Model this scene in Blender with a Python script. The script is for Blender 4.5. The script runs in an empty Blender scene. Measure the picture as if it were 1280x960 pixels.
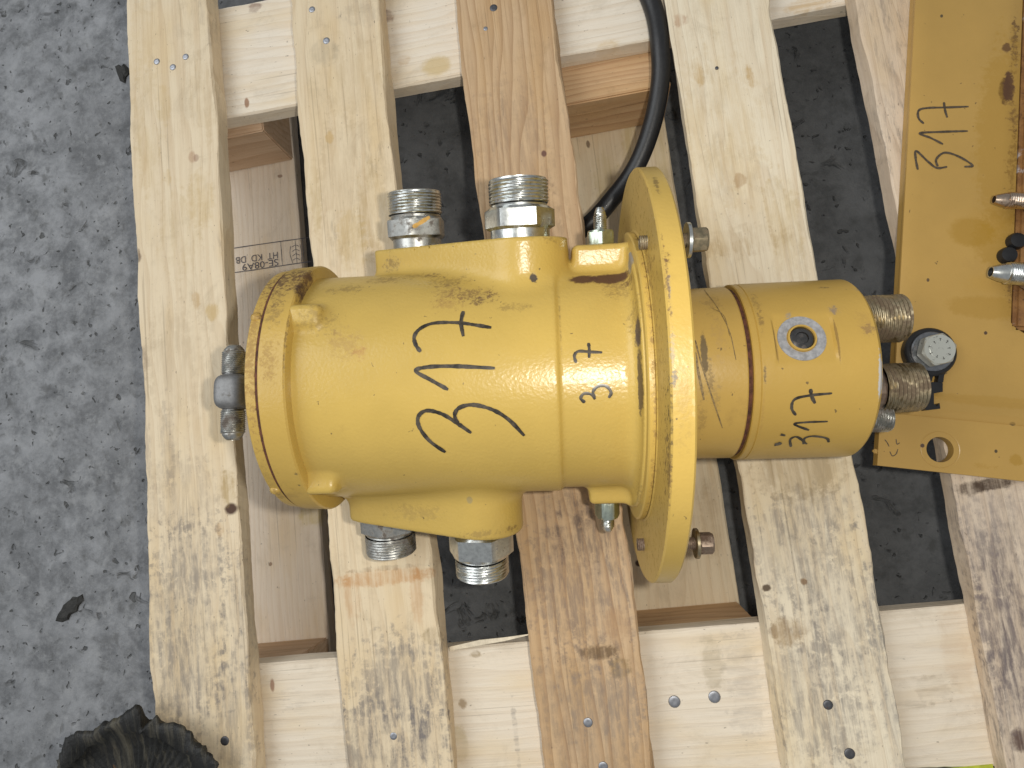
import bpy, bmesh, math, random
import numpy as np
from mathutils import Matrix, Vector

# ------------------------------------------------------------------ camera, light, exposure
scene = bpy.context.scene
F_PX = 820.0
CAM_R = np.array([[0.98553385, 0.12731701, 0.11186332],
                  [-0.11281701, 0.98539057, -0.12758425],
                  [-0.1264727, 0.11311851, 0.98549929]])
CAM_P = np.array([0.0, 0.0, 0.63453])
cam = bpy.data.cameras.new('camera')
cam.sensor_width = 36.0
cam.lens = 36.0 * F_PX / 1280.0
cam.clip_start = 0.01
cam.clip_end = 50
cam_o = bpy.data.objects.new('camera', cam)
scene.collection.objects.link(cam_o)
M4 = Matrix.Identity(4)
for i in range(3):
    for j in range(3):
        M4[i][j] = CAM_R[i, j]
    M4[i][3] = CAM_P[i]
cam_o.matrix_world = M4
scene.camera = cam_o

world = bpy.data.worlds.new('World')
scene.world = world
world.use_nodes = True
wb = world.node_tree.nodes['Background']
wb.inputs[0].default_value = (0.94, 0.97, 1.0, 1)
wb.inputs[1].default_value = 0.30

def lamp(name, kind, loc, energy, color, **kw):
    l = bpy.data.lights.new(name, kind)
    l.energy = energy
    l.color = color
    for k, v in kw.items():
        setattr(l, k, v)
    o = bpy.data.objects.new(name, l)
    scene.collection.objects.link(o)
    o.location = loc
    return o

flash = lamp('camera_flash', 'POINT', Vector(CAM_P) + M4.to_3x3() @ Vector((0.058, 0.012, 0.0)), 8.0, (1.0, 0.955, 0.87),
             shadow_soft_size=0.011)
# added unseen area lamp: upper left daylight, for gradient and metal reflections
day_fill = lamp('daylight_fill', 'AREA', (-1.7, 0.7, 2.1), 38, (0.95, 0.98, 1.0), shape='RECTANGLE', size=2.4, size_y=1.8)
day_fill.rotation_euler = (Vector((0, 0.1, 0)) - day_fill.location).to_track_quat('-Z', 'Y').to_euler()

scene.view_settings.view_transform = 'Standard'
scene.view_settings.look = 'None'
scene.view_settings.gamma = 1
scene.view_settings.exposure = 0.1
scene.render.resolution_x = 1024
scene.render.resolution_y = 768

# ------------------------------------------------------------------ helpers
C = scene.collection
rng = np.random.default_rng(7)
random.seed(7)

def ray(px, py):
    return CAM_R @ np.array([(px - 640) / F_PX, -(py - 480) / F_PX, -1.0])

def W(px, py, z=0.0):
    r = ray(px, py)
    t = (z - CAM_P[2]) / r[2]
    return CAM_P + t * r

def mesh_obj(name, verts, faces, mat=None, parent=None, smooth=False):
    me = bpy.data.meshes.new(name)
    me.from_pydata([tuple(map(float, v)) for v in verts], [], [tuple(map(int, f)) for f in faces])
    me.update()
    if smooth:
        me.polygons.foreach_set('use_smooth', [True] * len(me.polygons))
    if mat:
        me.materials.append(mat)
    o = bpy.data.objects.new(name, me)
    C.objects.link(o)
    if parent:
        o.parent = parent
    return o

def sharp(o, deg=32):
    me = o.data
    bm = bmesh.new()
    bm.from_mesh(me)
    for e in bm.edges:
        if len(e.link_faces) == 2 and e.calc_face_angle(0) > math.radians(deg):
            e.smooth = False
    for f in bm.faces:
        f.smooth = True
    bm.to_mesh(me)
    bm.free()
    return o

def fixnorm(o):
    bm = bmesh.new()
    bm.from_mesh(o.data)
    bmesh.ops.remove_doubles(bm, verts=bm.verts, dist=1e-6)
    bmesh.ops.recalc_face_normals(bm, faces=bm.faces)
    bm.to_mesh(o.data)
    bm.free()
    return o

def empty(name, label, cat, group=None):
    o = bpy.data.objects.new(name, None)
    o.empty_display_size = 0.05
    C.objects.link(o)
    return tag(o, label, cat, group)

def tag(o, label, cat, group=None):
    o['label'] = label
    o['category'] = cat
    if group:
        o['group'] = group
    return o

# ------------------------------------------------------------------ node helpers
class NB:
    def __init__(self, name):
        self.m = bpy.data.materials.new(name)
        self.m.use_nodes = True
        self.t = self.m.node_tree
        self.bsdf = self.t.nodes['Principled BSDF']
        self.co = self.t.nodes.new('ShaderNodeTexCoord').outputs['Object']
    def n(self, kind, **kw):
        nd = self.t.nodes.new(kind)
        for k, v in kw.items():
            setattr(nd, k, v)
        return nd
    def link(self, a, b):
        self.t.links.new(a, b)
    def put(self, sock, v):
        if isinstance(v, bpy.types.NodeSocket):
            self.link(v, sock)
        else:
            if sock.type == 'RGBA' and len(v) == 3:
                v = (*v, 1)
            sock.default_value = v
    def math(self, op, a, b=0.0, c=None, clamp=False):
        nd = self.n('ShaderNodeMath', operation=op, use_clamp=clamp)
        self.put(nd.inputs[0], a)
        self.put(nd.inputs[1], b)
        if c is not None:
            self.put(nd.inputs[2], c)
        return nd.outputs[0]
    def vmath(self, op, a, b):
        nd = self.n('ShaderNodeVectorMath', operation=op)
        self.put(nd.inputs[0], a)
        self.put(nd.inputs[1], b)
        return nd.outputs[1] if op in ('DISTANCE', 'LENGTH', 'DOT_PRODUCT') else nd.outputs[0]
    def length(self, a):
        nd = self.n('ShaderNodeVectorMath', operation='LENGTH')
        self.put(nd.inputs[0], a)
        return nd.outputs[1]
    def noise(self, vec, scale, detail=2.0, rough=0.5, dist=0.0):
        nd = self.n('ShaderNodeTexNoise')
        self.put(nd.inputs['Vector'], vec)
        nd.inputs['Scale'].default_value = scale
        nd.inputs['Detail'].default_value = detail
        nd.inputs['Roughness'].default_value = rough
        nd.inputs['Distortion'].default_value = dist
        return nd.outputs['Fac']
    def voronoi(self, vec, scale, feature='F1'):
        nd = self.n('ShaderNodeTexVoronoi', feature=feature)
        self.put(nd.inputs['Vector'], vec)
        nd.inputs['Scale'].default_value = scale
        return nd.outputs['Distance']
    def map(self, v, a, b, c=0.0, d=1.0, smooth=True):
        nd = self.n('ShaderNodeMapRange', clamp=True)
        if smooth:
            nd.interpolation_type = 'SMOOTHSTEP'
        self.put(nd.inputs[0], v)
        for i, x in enumerate((a, b, c, d)):
            nd.inputs[1 + i].default_value = x
        return nd.outputs[0]
    def mix(self, fac, a, b, blend='MIX'):
        nd = self.n('ShaderNodeMix', data_type='RGBA', blend_type=blend)
        self.put(nd.inputs[0], fac)
        self.put(nd.inputs[6], a)
        self.put(nd.inputs[7], b)
        return nd.outputs[2]
    def mapping(self, vec, loc=(0, 0, 0), scale=(1, 1, 1)):
        nd = self.n('ShaderNodeMapping')
        self.put(nd.inputs[0], vec)
        nd.inputs['Location'].default_value = loc
        nd.inputs['Scale'].default_value = scale
        return nd.outputs[0]
    def bump(self, h, strength, dist, normal=None):
        nd = self.n('ShaderNodeBump')
        nd.inputs['Strength'].default_value = strength
        nd.inputs['Distance'].default_value = dist
        self.put(nd.inputs['Height'], h)
        if normal is not None:
            self.put(nd.inputs['Normal'], normal)
        return nd.outputs[0]
    def spot(self, pos, rad, jit, k=0.35, soft=0.45):
        """soft blob at pos, radii rad (3), outline broken by the noise socket jit"""
        v = self.vmath('SUBTRACT', self.co, pos)
        v = self.vmath('MULTIPLY', v, tuple(1.0 / max(r, 1e-5) for r in rad))
        d = self.length(v)
        d = self.math('ADD', d, self.math('MULTIPLY', self.math('SUBTRACT', jit, 0.5), k * 4))
        return self.map(d, 1.0, 1.0 - soft)
    def out(self, color=None, rough=None, metal=None, normal=None, spec=None, coat=None):
        b = self.bsdf.inputs
        for k, v in (('Base Color', color), ('Roughness', rough), ('Metallic', metal), ('Normal', normal),
                     ('Specular IOR Level', spec), ('Coat Weight', coat)):
            if v is not None:
                self.put(b[k], v)
        return self.m

# ------------------------------------------------------------------ materials
def wood(name, axis, light, dark, seed, rings=60, ring_amt=0.5, dirt=0.2, spots=(), rough=0.72, dirt_col=(0.12, 0.105, 0.1)):
    b = NB(name)
    along = 1 if axis == 'Y' else 0
    cross = 1 - along
    off = (seed * 3.17 % 7, seed * 1.71 % 5, seed * 2.3 % 3)
    def sc(c, a, z):
        v = [0, 0, z]
        v[cross] = c
        v[along] = a
        return tuple(v)
    warp = b.noise(b.mapping(b.co, off, sc(9, 1.6, 6)), 1.0, 3, 0.55)
    warp2 = b.noise(b.mapping(b.co, off, sc(50, 4, 40)), 1.0, 2, 0.5)
    sep = b.n('ShaderNodeSeparateXYZ')
    b.put(sep.inputs[0], b.co)
    c = sep.outputs[cross]
    ph = b.math('MULTIPLY', c, rings)
    ph = b.math('ADD', ph, b.math('MULTIPLY', warp, 9.0))
    ph = b.math('ADD', ph, b.math('MULTIPLY', warp2, 0.8))
    ph = b.math('ADD', ph, b.math('MULTIPLY', sep.outputs[2], 40))
    fr = b.math('FRACT', ph)
    ring = b.math('POWER', fr, 2.5)
    ring = b.math('MULTIPLY', ring, b.map(fr, 1.0, 0.93))
    fib = b.noise(b.mapping(b.co, off, sc(700, 22, 500)), 1.0, 3, 0.6)
    fib2 = b.noise(b.mapping(b.co, off, sc(190, 7, 150)), 1.0, 3, 0.6)
    blot = b.noise(b.mapping(b.co, off, sc(22, 7, 20)), 1.0, 3, 0.6)
    fine = b.noise(b.co, 260.0, 3, 0.6)
    jit = b.noise(b.co, 120.0, 4, 0.65)
    col = b.mix(b.math('MULTIPLY', ring, ring_amt), light, dark)
    col = b.mix(b.math('MULTIPLY', b.map(blot, 0.45, 0.75), 0.5), col, tuple(x * y for x, y in zip(light, (0.9, 0.78, 0.55))))
    col = b.mix(b.math('MULTIPLY', b.map(fib2, 0.45, 0.75), 0.35), col, dark)
    col = b.mix(b.math('MULTIPLY', b.map(fib, 0.5, 0.8), 0.22), col, tuple(x * 0.55 for x in dark))
    # grey handling dirt in streaks along the grain
    d1 = b.noise(b.mapping(b.co, off, sc(160, 30, 120)), 1.0, 5, 0.7)
    d2 = b.noise(b.mapping(b.co, tuple(o + 3 for o in off), sc(14, 7, 10)), 1.0, 3, 0.6)
    dm = b.math('MULTIPLY', b.map(d1, 0.47, 0.66), b.map(d2, 0.62 - 0.32 * dirt, 0.86 - 0.32 * dirt))
    col = b.mix(b.math('MULTIPLY', dm, min(0.85, 0.35 + dirt)), col, dirt_col)
    sp = b.map(b.noise(b.mapping(b.co, off, sc(420, 170, 300)), 1.0, 2, 0.5), 0.7, 0.78)
    sm = b.noise(b.mapping(b.co, tuple(o + 9 for o in off), sc(30, 20, 30)), 1.0, 6, 0.75, 0.6)
    col = b.mix(b.math('MULTIPLY', b.map(sm, 0.50, 0.72), 0.30 + 0.3 * dirt), col, tuple(0.62 * x * y for x, y in zip(light, (0.95, 0.90, 0.82))))
    ln = b.noise(b.mapping(b.co, tuple(o + 5 for o in off), sc(330, 5, 200)), 1.0, 2, 0.5)
    col = b.mix(b.math('MULTIPLY', b.map(ln, 0.66, 0.72), 0.35), col, tuple(x * 0.45 for x in dark))
    col = b.mix(b.math('MULTIPLY', sp, 0.55), col, (0.10, 0.07, 0.05))
    for s in spots:
        px, py, z, rx, ry, scol, amt = s[:7]
        k = s[7] if len(s) > 7 else 0.3
        p = W(px, py, z)
        f = b.spot(tuple(p), (rx, ry, 0.02), jit, k)
        if k >= 0.5:
            f = b.math('MULTIPLY', f, b.math('MULTIPLY', b.map(d1, 0.35, 0.66), b.map(fib2, 0.2, 0.55)))
            f = b.math('ADD', f, b.math('MULTIPLY', b.spot(tuple(p), (rx, ry, 0.02), jit, 0.5, 0.9), 0.12))
            amt = amt * 0.55
        elif max(rx, ry) > .0065 and k > .15:
            f = b.math('MULTIPLY', f, b.map(b.math('ADD', b.math('MULTIPLY', fib2, 0.6), b.math('MULTIPLY', sm, 0.6)), 0.42, 0.72, 0.15, 1.0))
        col = b.mix(b.math('MULTIPLY', f, amt), col, scol)
    h = b.math('ADD', b.math('MULTIPLY', fib, 0.7), b.math('MULTIPLY', ring, 0.4))
    h = b.math('ADD', h, b.math('MULTIPLY', fine, 0.3))
    nrm = b.bump(h, 0.55, 0.0009)
    return b.out(color=col, rough=rough, normal=nrm, spec=0.25)

def concrete():
    b = NB('stained_concrete')
    co = b.co
    n1 = b.noise(co, 5, 4, 0.6)
    n2 = b.noise(co, 26, 6, 0.7, 0.2)
    n3 = b.noise(co, 130, 4, 0.7)
    n4 = b.noise(b.mapping(co, (3, 1, 0)), 48, 4, 0.6, 0.4)
    pit = b.map(b.noise(b.mapping(co, (1, 2, 0)), 90, 2, 0.5, 0.5), 0.655, 0.74)
    pit2 = b.map(b.noise(b.mapping(co, (5, 2, 0)), 34, 3, 0.55, 0.8), 0.63, 0.76)
    col = b.mix(b.map(n2, 0.3, 0.7), (0.13, 0.134, 0.14), (0.33, 0.337, 0.35))
    col = b.mix(b.math('MULTIPLY', b.map(n1, 0.35, 0.7), 0.5), col, (0.16, 0.163, 0.168))
    col = b.mix(b.math('MULTIPLY', b.map(n3, 0.45, 0.75), 0.45), col, (0.33, 0.335, 0.34))
    pale = b.map(b.noise(b.mapping(co, (7, 3, 0)), 30, 5, 0.7, 0.3), 0.52, 0.70)
    col = b.mix(b.math('MULTIPLY', pale, 0.5), col, (0.36, 0.365, 0.37))
    col = b.mix(b.math('MULTIPLY', b.map(n4, 0.55, 0.72), 0.6), col, (0.105, 0.106, 0.104))
    col = b.mix(b.math('MULTIPLY', pit, 0.7), col, (0.04, 0.04, 0.036))
    col = b.mix(b.math('MULTIPLY', pit2, 0.6), col, (0.05, 0.049, 0.045))
    # floor colour darkened under the pallet, partly painting in the gap shade
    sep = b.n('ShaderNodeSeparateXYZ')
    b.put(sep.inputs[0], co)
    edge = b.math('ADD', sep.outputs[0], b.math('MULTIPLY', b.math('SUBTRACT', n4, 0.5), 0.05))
    gap_shade = b.map(edge, -0.50, -0.44)
    col = b.mix(b.math('MULTIPLY', gap_shade, 0.66), col, (0.052, 0.053, 0.052))
    h = b.math('SUBTRACT', b.math('ADD', b.math('MULTIPLY', n2, 0.8), b.math('MULTIPLY', n3, 0.35)),
               b.math('ADD', pit, b.math('MULTIPLY', pit2, 1.2)))
    return b.out(color=col, rough=0.85, normal=b.bump(h, 0.8, 0.004), spec=0.25)

RUST = (0.085, 0.035, 0.016)
DIRT = (0.12, 0.07, 0.03)
GREY = (0.20, 0.20, 0.21)

def paint(name, base, spots=(), rough=0.33, grime=0.3, peel=0.5, seed=0):
    """spots: (pos, radii, colour, amount, break-up)"""
    b = NB(name)
    co = b.mapping(b.co, (seed, seed * .7, seed * .3))
    big = b.noise(co, 9, 4, 0.6)
    mid = b.noise(co, 45, 5, 0.7)
    fine = b.noise(co, 330, 3, 0.55)
    pl = b.noise(co, 420, 1, 0.4)
    jit = b.noise(co, 95, 5, 0.72)
    col = b.mix(b.map(big, 0.3, 0.7), tuple(x * 0.93 for x in base), tuple(min(1, x * 1.05) for x in base))
    g = b.math('MULTIPLY', b.map(mid, 0.52, 0.78), b.map(big, 0.45, 0.7))
    col = b.mix(b.math('MULTIPLY', g, grime), col, (base[0] * 0.42, base[1] * 0.36, base[2] * 0.5))
    sp = b.map(b.noise(co, 190, 2, 0.5, 0.4), 0.735, 0.77)
    col = b.mix(b.math('MULTIPLY', sp, 0.7), col, (0.07, 0.05, 0.03))
    rg = b.math('ADD', rough - 0.05, b.math('MULTIPLY', mid, 0.12))
    hh = b.math('MULTIPLY', pl, 1.0)
    grit = b.noise(co, 260, 6, 0.78)
    for pos, rad, scol, amt, k in spots:
        if k >= 0.4:
            # speckled grime: grains that thin out from the middle
            v = b.vmath('MULTIPLY', b.vmath('SUBTRACT', b.co, tuple(pos)), tuple(1.0 / max(r * 1.25, 1e-5) for r in rad))
            d = b.math('ADD', b.length(v), b.math('MULTIPLY', b.math('SUBTRACT', jit, 0.5), 1.2))
            bl = b.map(d, 1.0, 0.0)
            f = b.map(b.math('ADD', grit, b.math('MULTIPLY', bl, 0.26)), 0.64, 0.80)
            f = b.math('MULTIPLY', f, b.map(bl, 0.0, 0.35))
            f = b.math('ADD', f, b.math('MULTIPLY', b.math('MULTIPLY', bl, jit), 0.18), clamp=True)
        else:
            f = b.spot(tuple(pos), rad, b.math('MULTIPLY', b.math('ADD', jit, grit), 0.5), k * 1.8, .35)
        f = b.math('MULTIPLY', f, amt * (.75 if k >= .4 else 1))
        col = b.mix(f, col, scol)
        rg = b.math('ADD', rg, b.math('MULTIPLY', f, 0.4), clamp=True)
        hh = b.math('SUBTRACT', hh, b.math('MULTIPLY', f, 0.8))
    nrm = b.bump(hh, peel * 0.35, 0.0008)
    nrm = b.bump(mid, 0.12, 0.002, nrm)
    return b.out(color=col, rough=rg, normal=nrm, spec=0.5)

def metal(name, col, rough=0.28, rust=0.2, rustcol=(0.09, 0.05, 0.03), seed=0.0, mt=1.0):
    b = NB(name)
    co = b.mapping(b.co, (seed, seed * 2.1, seed * 0.6))
    n = b.noise(co, 70, 5, 0.7)
    n2 = b.noise(co, 300, 3, 0.6)
    m = b.map(n, 0.66 - rust * 0.4, 0.78 - rust * 0.3)
    c = b.mix(b.map(n2, 0.3, 0.7), tuple(x * 0.8 for x in col), col)
    c = b.mix(b.math('MULTIPLY', m, 0.85), c, rustcol)
    r = b.math('ADD', rough, b.math('MULTIPLY', m, 0.45))
    r = b.math('ADD', r, b.math('MULTIPLY', n2, 0.1))
    return b.out(color=c, rough=r, metal=b.math('SUBTRACT', mt, b.math('MULTIPLY', m, 0.7), clamp=True), normal=b.bump(n2, 0.15, 0.0004))

def plain(name, col, rough=0.5, var=0.2, scale=120, metal_=0.0, bumpd=0.0006, spec=0.5):
    b = NB(name)
    n = b.noise(b.co, scale, 4, 0.65)
    c = b.mix(b.map(n, 0.3, 0.7), tuple(x * (1 - var) for x in col), tuple(min(1, x * (1 + var)) for x in col))
    return b.out(color=c, rough=rough, metal=metal_, normal=b.bump(n, 0.3, bumpd), spec=spec)

# ------------------------------------------------------------------ floor
ZF = -0.144
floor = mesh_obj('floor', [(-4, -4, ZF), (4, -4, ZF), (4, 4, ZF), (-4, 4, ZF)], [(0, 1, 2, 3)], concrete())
floor['kind'] = 'structure'

# ------------------------------------------------------------------ pallet
def smooth_noise(n, step, amp, r):
    k = max(2, int(n / step) + 2)
    return np.interp(np.linspace(0, k - 1, n), np.arange(k), r.normal(0, amp, k))

def board(name, axis, c0, c1, l0, l1, z0, z1, mat, parent, seed, rough=1.0, ch=0.0012):
    r = np.random.default_rng(seed)
    n = int((l1 - l0) / 0.006)
    L = np.linspace(l0, l1, n)
    def edge():
        return smooth_noise(n, 30, 0.0007 * rough, r) + smooth_noise(n, 5, 0.00035 * rough, r) + smooth_noise(n, 1, 0.00012 * rough, r)
    eL, eR, eL2, eR2 = edge(), edge(), edge() * 0.7, edge() * 0.7
    zt = smooth_noise(n, 40, 0.0004, r)
    verts = []
    for i in range(n):
        a, b, a2, b2 = c0 + eL[i], c1 + eR[i], c0 + eL2[i], c1 + eR2[i]
        cr = ch * (1 + 0.6 * math.sin(i * 0.21 + seed) + 0.5 * r.random())
        pr = [(a2 + ch, z0), (b2 - ch, z0), (b2, z0 + ch), (b, z1 - cr + zt[i]), (b - cr, z1 + zt[i]), (a + cr, z1 + zt[i]), (a, z1 - cr + zt[i]), (a2, z0 + ch)]
        for c, z in pr:
            verts.append((c, L[i], z) if axis == 'Y' else (L[i], c, z))
    faces = []
    for i in range(n - 1):
        for k in range(8):
            q = (i * 8 + k, i * 8 + (k + 1) % 8, (i + 1) * 8 + (k + 1) % 8, (i + 1) * 8 + k)
            faces.append(q)
    faces.append(tuple(range(7, -1, -1)))
    faces.append(tuple(range((n - 1) * 8, n * 8)))
    o = mesh_obj(name, verts, faces, mat, parent)
    fixnorm(o)
    return o

pallet = empty('wooden_pallet', 'pale softwood shipping pallet with wide gaps carrying the yellow swivel', 'pallet')
CREAM, TAN = (0.765, 0.64, 0.455), (0.54, 0.39, 0.23)
PINE, PINED = (0.58, 0.41, 0.245), (0.33, 0.19, 0.095)
WHITE, WHITED = (0.76, 0.665, 0.52), (0.58, 0.44, 0.28)
KNOT = (0.16, 0.075, 0.045)
OILY = (0.50, 0.33, 0.09)
ORNG = (0.50, 0.25, 0.09)
GDIRT = (0.19, 0.17, 0.16)

b1s = [(185, 160, 0, .02, .10, (.52, .38, .18), .7, .55), (255, 120, 0, .02, .06, (.50, .36, .18), .6, .55), (225, 290, 0, .03, .06, (.52, .38, .18), .6, .55), (230, 780, 0, .06, .10, GDIRT, .7, .7), (230, 620, 0, .05, .05, (.3,.24,.18), .7, .6), (215, 450, 0, .04, .08, (.42,.32,.2), .5, .6), (240, 196, 0, .0055, .0085, (0.42, .25, .15), .55, .1), (245, 197, 0, .004, .0055, (.30, .17, .12), .5, .1), (210, 222, 0, .004, .012, (.55, .38, .16), .6), (178, 45, 0, .02, .05, (.66, .5, .28), .4),
       (205, 130, 0, .01, .03, OILY, .25), (250, 250, 0, .02, .04, OILY, .35), (172, 320, 0, .005, .010, RUST, .8), (289, 636, 0, .0085, .0075, (0.06, .025, .016), .95, .1),
       (275, 662, 0, .006, .009, (.5, .3, .12), .6, .2), (285, 610, 0, .010, .022, (.42, .29, .12), .7), (181, 450, 0, .006, .02, (.14, .09, .07), .7, .5), (185, 560, 0, .004, .045, (.17, .13, .12), .7, .5),
       (210, 560, 0, .012, .06, GDIRT, .5, .6), (240, 700, 0, .05, .05, GDIRT, .75, .7), (225, 850, 0, .05, .07, GDIRT, .85, .75), (290, 890, 0, .03, .07, GDIRT, .85, .7), (300, 780, 0, .02, .08, GDIRT, .6, .7),
       (245, 375, 0, .006, .012, (.5, .33, .15), .6), (265, 390, 0, .01, .012, (.55, .38, .15), .6)]
b2s = [(440, 100, 0, .04, .06, (.5, .37, .2), .6, .55), (465, 260, 0, .02, .06, (.5, .35, .15), .7, .55), (500, 850, 0, .06, .05, GDIRT, .8, .65), (470, 930, 0, .06, .05, GDIRT, .8, .65), (440, 240, 0, .05, .10, (.45,.34,.2), .5, .55), (412, 172, 0, .006, .008, (.55, .36, .14), .6), (455, 15, 0, .03, .02, GDIRT, .4, .5), (405, 65, 0, .02, .02, (.4, .34, .24), .5), (440, 300, 0, .02, .04, OILY, .3), (395, 250, 0, .007, .05, (.5, .36, .16), .5),
       (480, 722, 0, .06, .0095, ORNG, .8, .3), (440, 745, 0, .01, .03, ORNG, .35), (520, 745, 0, .008, .035, ORNG, .35), (485, 710, 0, .05, .003, (.1, .06, .04), .7, .5),
       (500, 870, 0, .055, .06, GDIRT, .75, .7), (530, 920, 0, .03, .035, (.13, .125, .14), .9, .6), (460, 890, 0, .03, .012, GDIRT, .9, .6), (515, 812, 0, .05, .006, GDIRT, .7, .5), (450, 960, 0, .05, .03, GDIRT, .6, .6), (540, 795, 0, .012, .01, (.2, .14, .06), .6)]
b3s = [(730, 720, 0, .06, .09, (.2,.16,.14), .8, .65), (640, 180, 0, .05, .08, (.25,.17,.12), .6, .65), (740, 900, 0, .06, .08, (.22,.17,.13), .7, .65), (680, 192, 0, .0035, .0045, (.13, .06, .05), .9, .1), (640, 290, 0, .02, .03, (.27, .18, .13), .5, .5), (690, 300, 0, .02, .06, (.14, .08, .05), .6, .6), (617, 260, 0, .008, .03, (.2, .14, .1), .5, .5),
       (700, 740, 0, .04, .06, (.18, .13, .10), .7, .7), (740, 670, 0, .04, .03, (.10, .07, .05), .7, .6), (750, 815, 0, .022, .008, (.13, .08, .04), .8, .3), (775, 835, 0, .012, .012, (.2, .13, .05), .6), (770, 780, 0, .015, .02, (.35, .2, .1), .5),
       (700, 870, 0, .05, .05, (.3, .2, .12), .5, .6), (720, 640, 0, .02, .02, (.09, .06, .05), .7, .5), (760, 880, 0, .05, .04, GDIRT, .6, .6)]
b4s = [(900, 150, 0, .05, .10, (.55, .4, .2), .6, .55), (980, 280, 0, .02, .06, (.5, .36, .15), .7, .55), (930, 300, 0, .05, .02, (.4, .28, .14), .7, .55), (1010, 640, 0, .05, .03, GDIRT, .7, .65), (1045, 760, 0, .06, .06, GDIRT, .7, .65), (1010, 870, 0, .05, .08, GDIRT, .7, .65), (875, 95, 0, .007, .013, (.5, .33, .13), .6), (938, 95, 0, .004, .014, (.48, .3, .1), .7), (925, 225, 0, .007, .009, (.4, .25, .12), .6), (910, 310, 0, .04, .01, (.45, .3, .12), .5, .5), (850, 25, 0, .008, .009, (.4, .22, .12), .6),
       (1000, 690, 0, .055, .06, GDIRT, .7, .7), (985, 790, 0, .018, .016, (.33, .22, .11), .75), (958, 735, 0, .005, .004, (.07, .04, .02), .9, .2), (1005, 727, 0, .004, .004, (.2, .11, .05), .8, .2), (1000, 590, 0, .05, .03, (.38, .28, .15), .6, .4), (1060, 820, 0, .04, .05, GDIRT, .5, .7),
       (1105, 850, 0, .009, .11, (.16, .16, .17), .8, .6), (1040, 900, 0, .05, .04, GDIRT, .6, .7)]
b5s = [(1250, 690, 0, .05, .06, (.16,.13,.13), .8, .6), (1265, 760, 0, .04, .08, (.12,.10,.10), .8, .6), (1240, 640, 0, .05, .04, (.33, .28, .25), .6, .7), (1260, 800, 0, .03, .07, (.14, .11, .12), .85, .6), (1215, 610, 0, .015, .008, (.07, .045, .03), .9, .3), (1240, 605, 0, .022, .006, (.07, .045, .03), .9, .3), (1275, 925, 0, .009, .012, (.09, .05, .04), .9, .2), (1270, 870, 0, .03, .05, (.17, .14, .14), .8, .6)]
Y0, Y1 = -0.63, 0.592
deck_def = [(-.4645, -.3634, CREAM, TAN, 1, 70, .35, .25, b1s), (-.2684, -.1682, (.745, .615, .425), TAN, 2, 60, .35, .25, b2s), (-.0836, .0169, PINE, PINED, 3, 95, .75, .3, b3s),
            (.1301, .2284, (.775, .68, .515), TAN, 4, 60, .3, .22, b4s), (.3092, .4095, (.68, .56, .43), (.45, .33, .23), 5, 60, .4, .55, b5s)]
decks = []
for a, b_, lc, dc, sd, rg, ra, dirt, sp in deck_def:
    m = wood('deck_wood_%d' % sd, 'Y', lc, dc, sd, rg, ra, dirt, sp)
    decks.append(board('deck_board', 'Y', a, b_, Y0, Y1, -0.022, 0.0, m, pallet, sd, 2.3))
zc = -0.022
cTs = [(308, 128, zc, .0035, .0075, (.3, .15, .08), .85, .1), (318, 8, zc, .010, .008, (.25, .16, .12), .7), (545, 82, zc, .020, .014, (.60, .46, .24), .8, .15), (505, 75, zc, .010, .007, (.55, .38, .2), .6), (480, 20, zc, .014, .012, (.22, .12, .08), .7), (760, 60, zc, .015, .01, (.6, .42, .2), .5), (1010, 5, zc, .03, .01, (.55, .36, .15), .6)]
cBs = [(340, 857, zc, .003, .008, (.3, .16, .1), .8, .15), (594, 818, zc, .007, .0045, (.25, .17, .07), .8), (578, 880, zc, .006, .006, (.3, .2, .1), .7), (645, 920, zc, .003, .038, (.16, .15, .15), .8, .55), (575, 930, zc, .010, .02, (.5, .4, .2), .5), (890, 830, zc, .012, .03, (.4, .33, .22), .5), (1170, 860, zc, .02, .012, (.2, .14, .08), .5, .6), (1140, 882, zc, .018, .005, (.3, .24, .17), .7, .5), (1195, 810, zc, .015, .05, (.6, .45, .3), .4), (930, 860, zc, .02, .06, GDIRT, .4, .6)]
cm1 = wood('cross_wood_1', 'X', (.80, .72, .60), (.66, .53, .38), 11, 90, .45, .05, cTs)
cm2 = wood('cross_wood_2', 'X', (.78, .69, .56), (.64, .52, .38), 12, 90, .35, .06, cBs)
cm3 = wood('cross_wood_3', 'X', WHITE, WHITED, 13, 90, .4, .1)
crossT = board('cross_board', 'X', .4276, .565, -.4645, .62, -.0445, -.0225, cm1, pallet, 21, 0.7)
crossB = board('cross_board', 'X', -.303, -.1664, -.4645, .62, -.0445, -.0225, cm2, pallet, 22, 0.7)
board('cross_board', 'X', -.63, -.495, -.4645, .62, -.0445, -.0225, cm3, pallet, 23, 0.7)
zb = -.122
stamp_board_s = [(350, 220, zb, .004, .003, (.2, .12, .08), .7), (395, 640, zb, .03, .02, (.55, .42, .12), .6), (338, 705, zb, .003, .003, (.25, .16, .1), .8)]  # the wide dark yellow spot paints in the end cover's shadow
mid_s = [(735, 180, zb, .003, .006, (.15, .1, .06), .8), (790, 190, zb, .012, .06, (.5, .38, .15), .5), (890, 660, zb, .012, .05, (.45, .32, .18), .5), (798, 704, zb, .0045, .0045, (.06, .03, .02), .95, .1), (825, 190, zb, .01, .08, (.52, .4, .18), .45), (760, 230, zb, .02, .05, (.58, .46, .24), .5)]
bm1 = wood('runner_wood_1', 'Y', (.78, .68, .56), (.66, .52, .38), 15, 120, .4, .04, stamp_board_s)
bm2 = wood('runner_wood_2', 'Y', (.72, .60, .42), (.58, .43, .26), 16, 80, .4, .08, mid_s)
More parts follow.
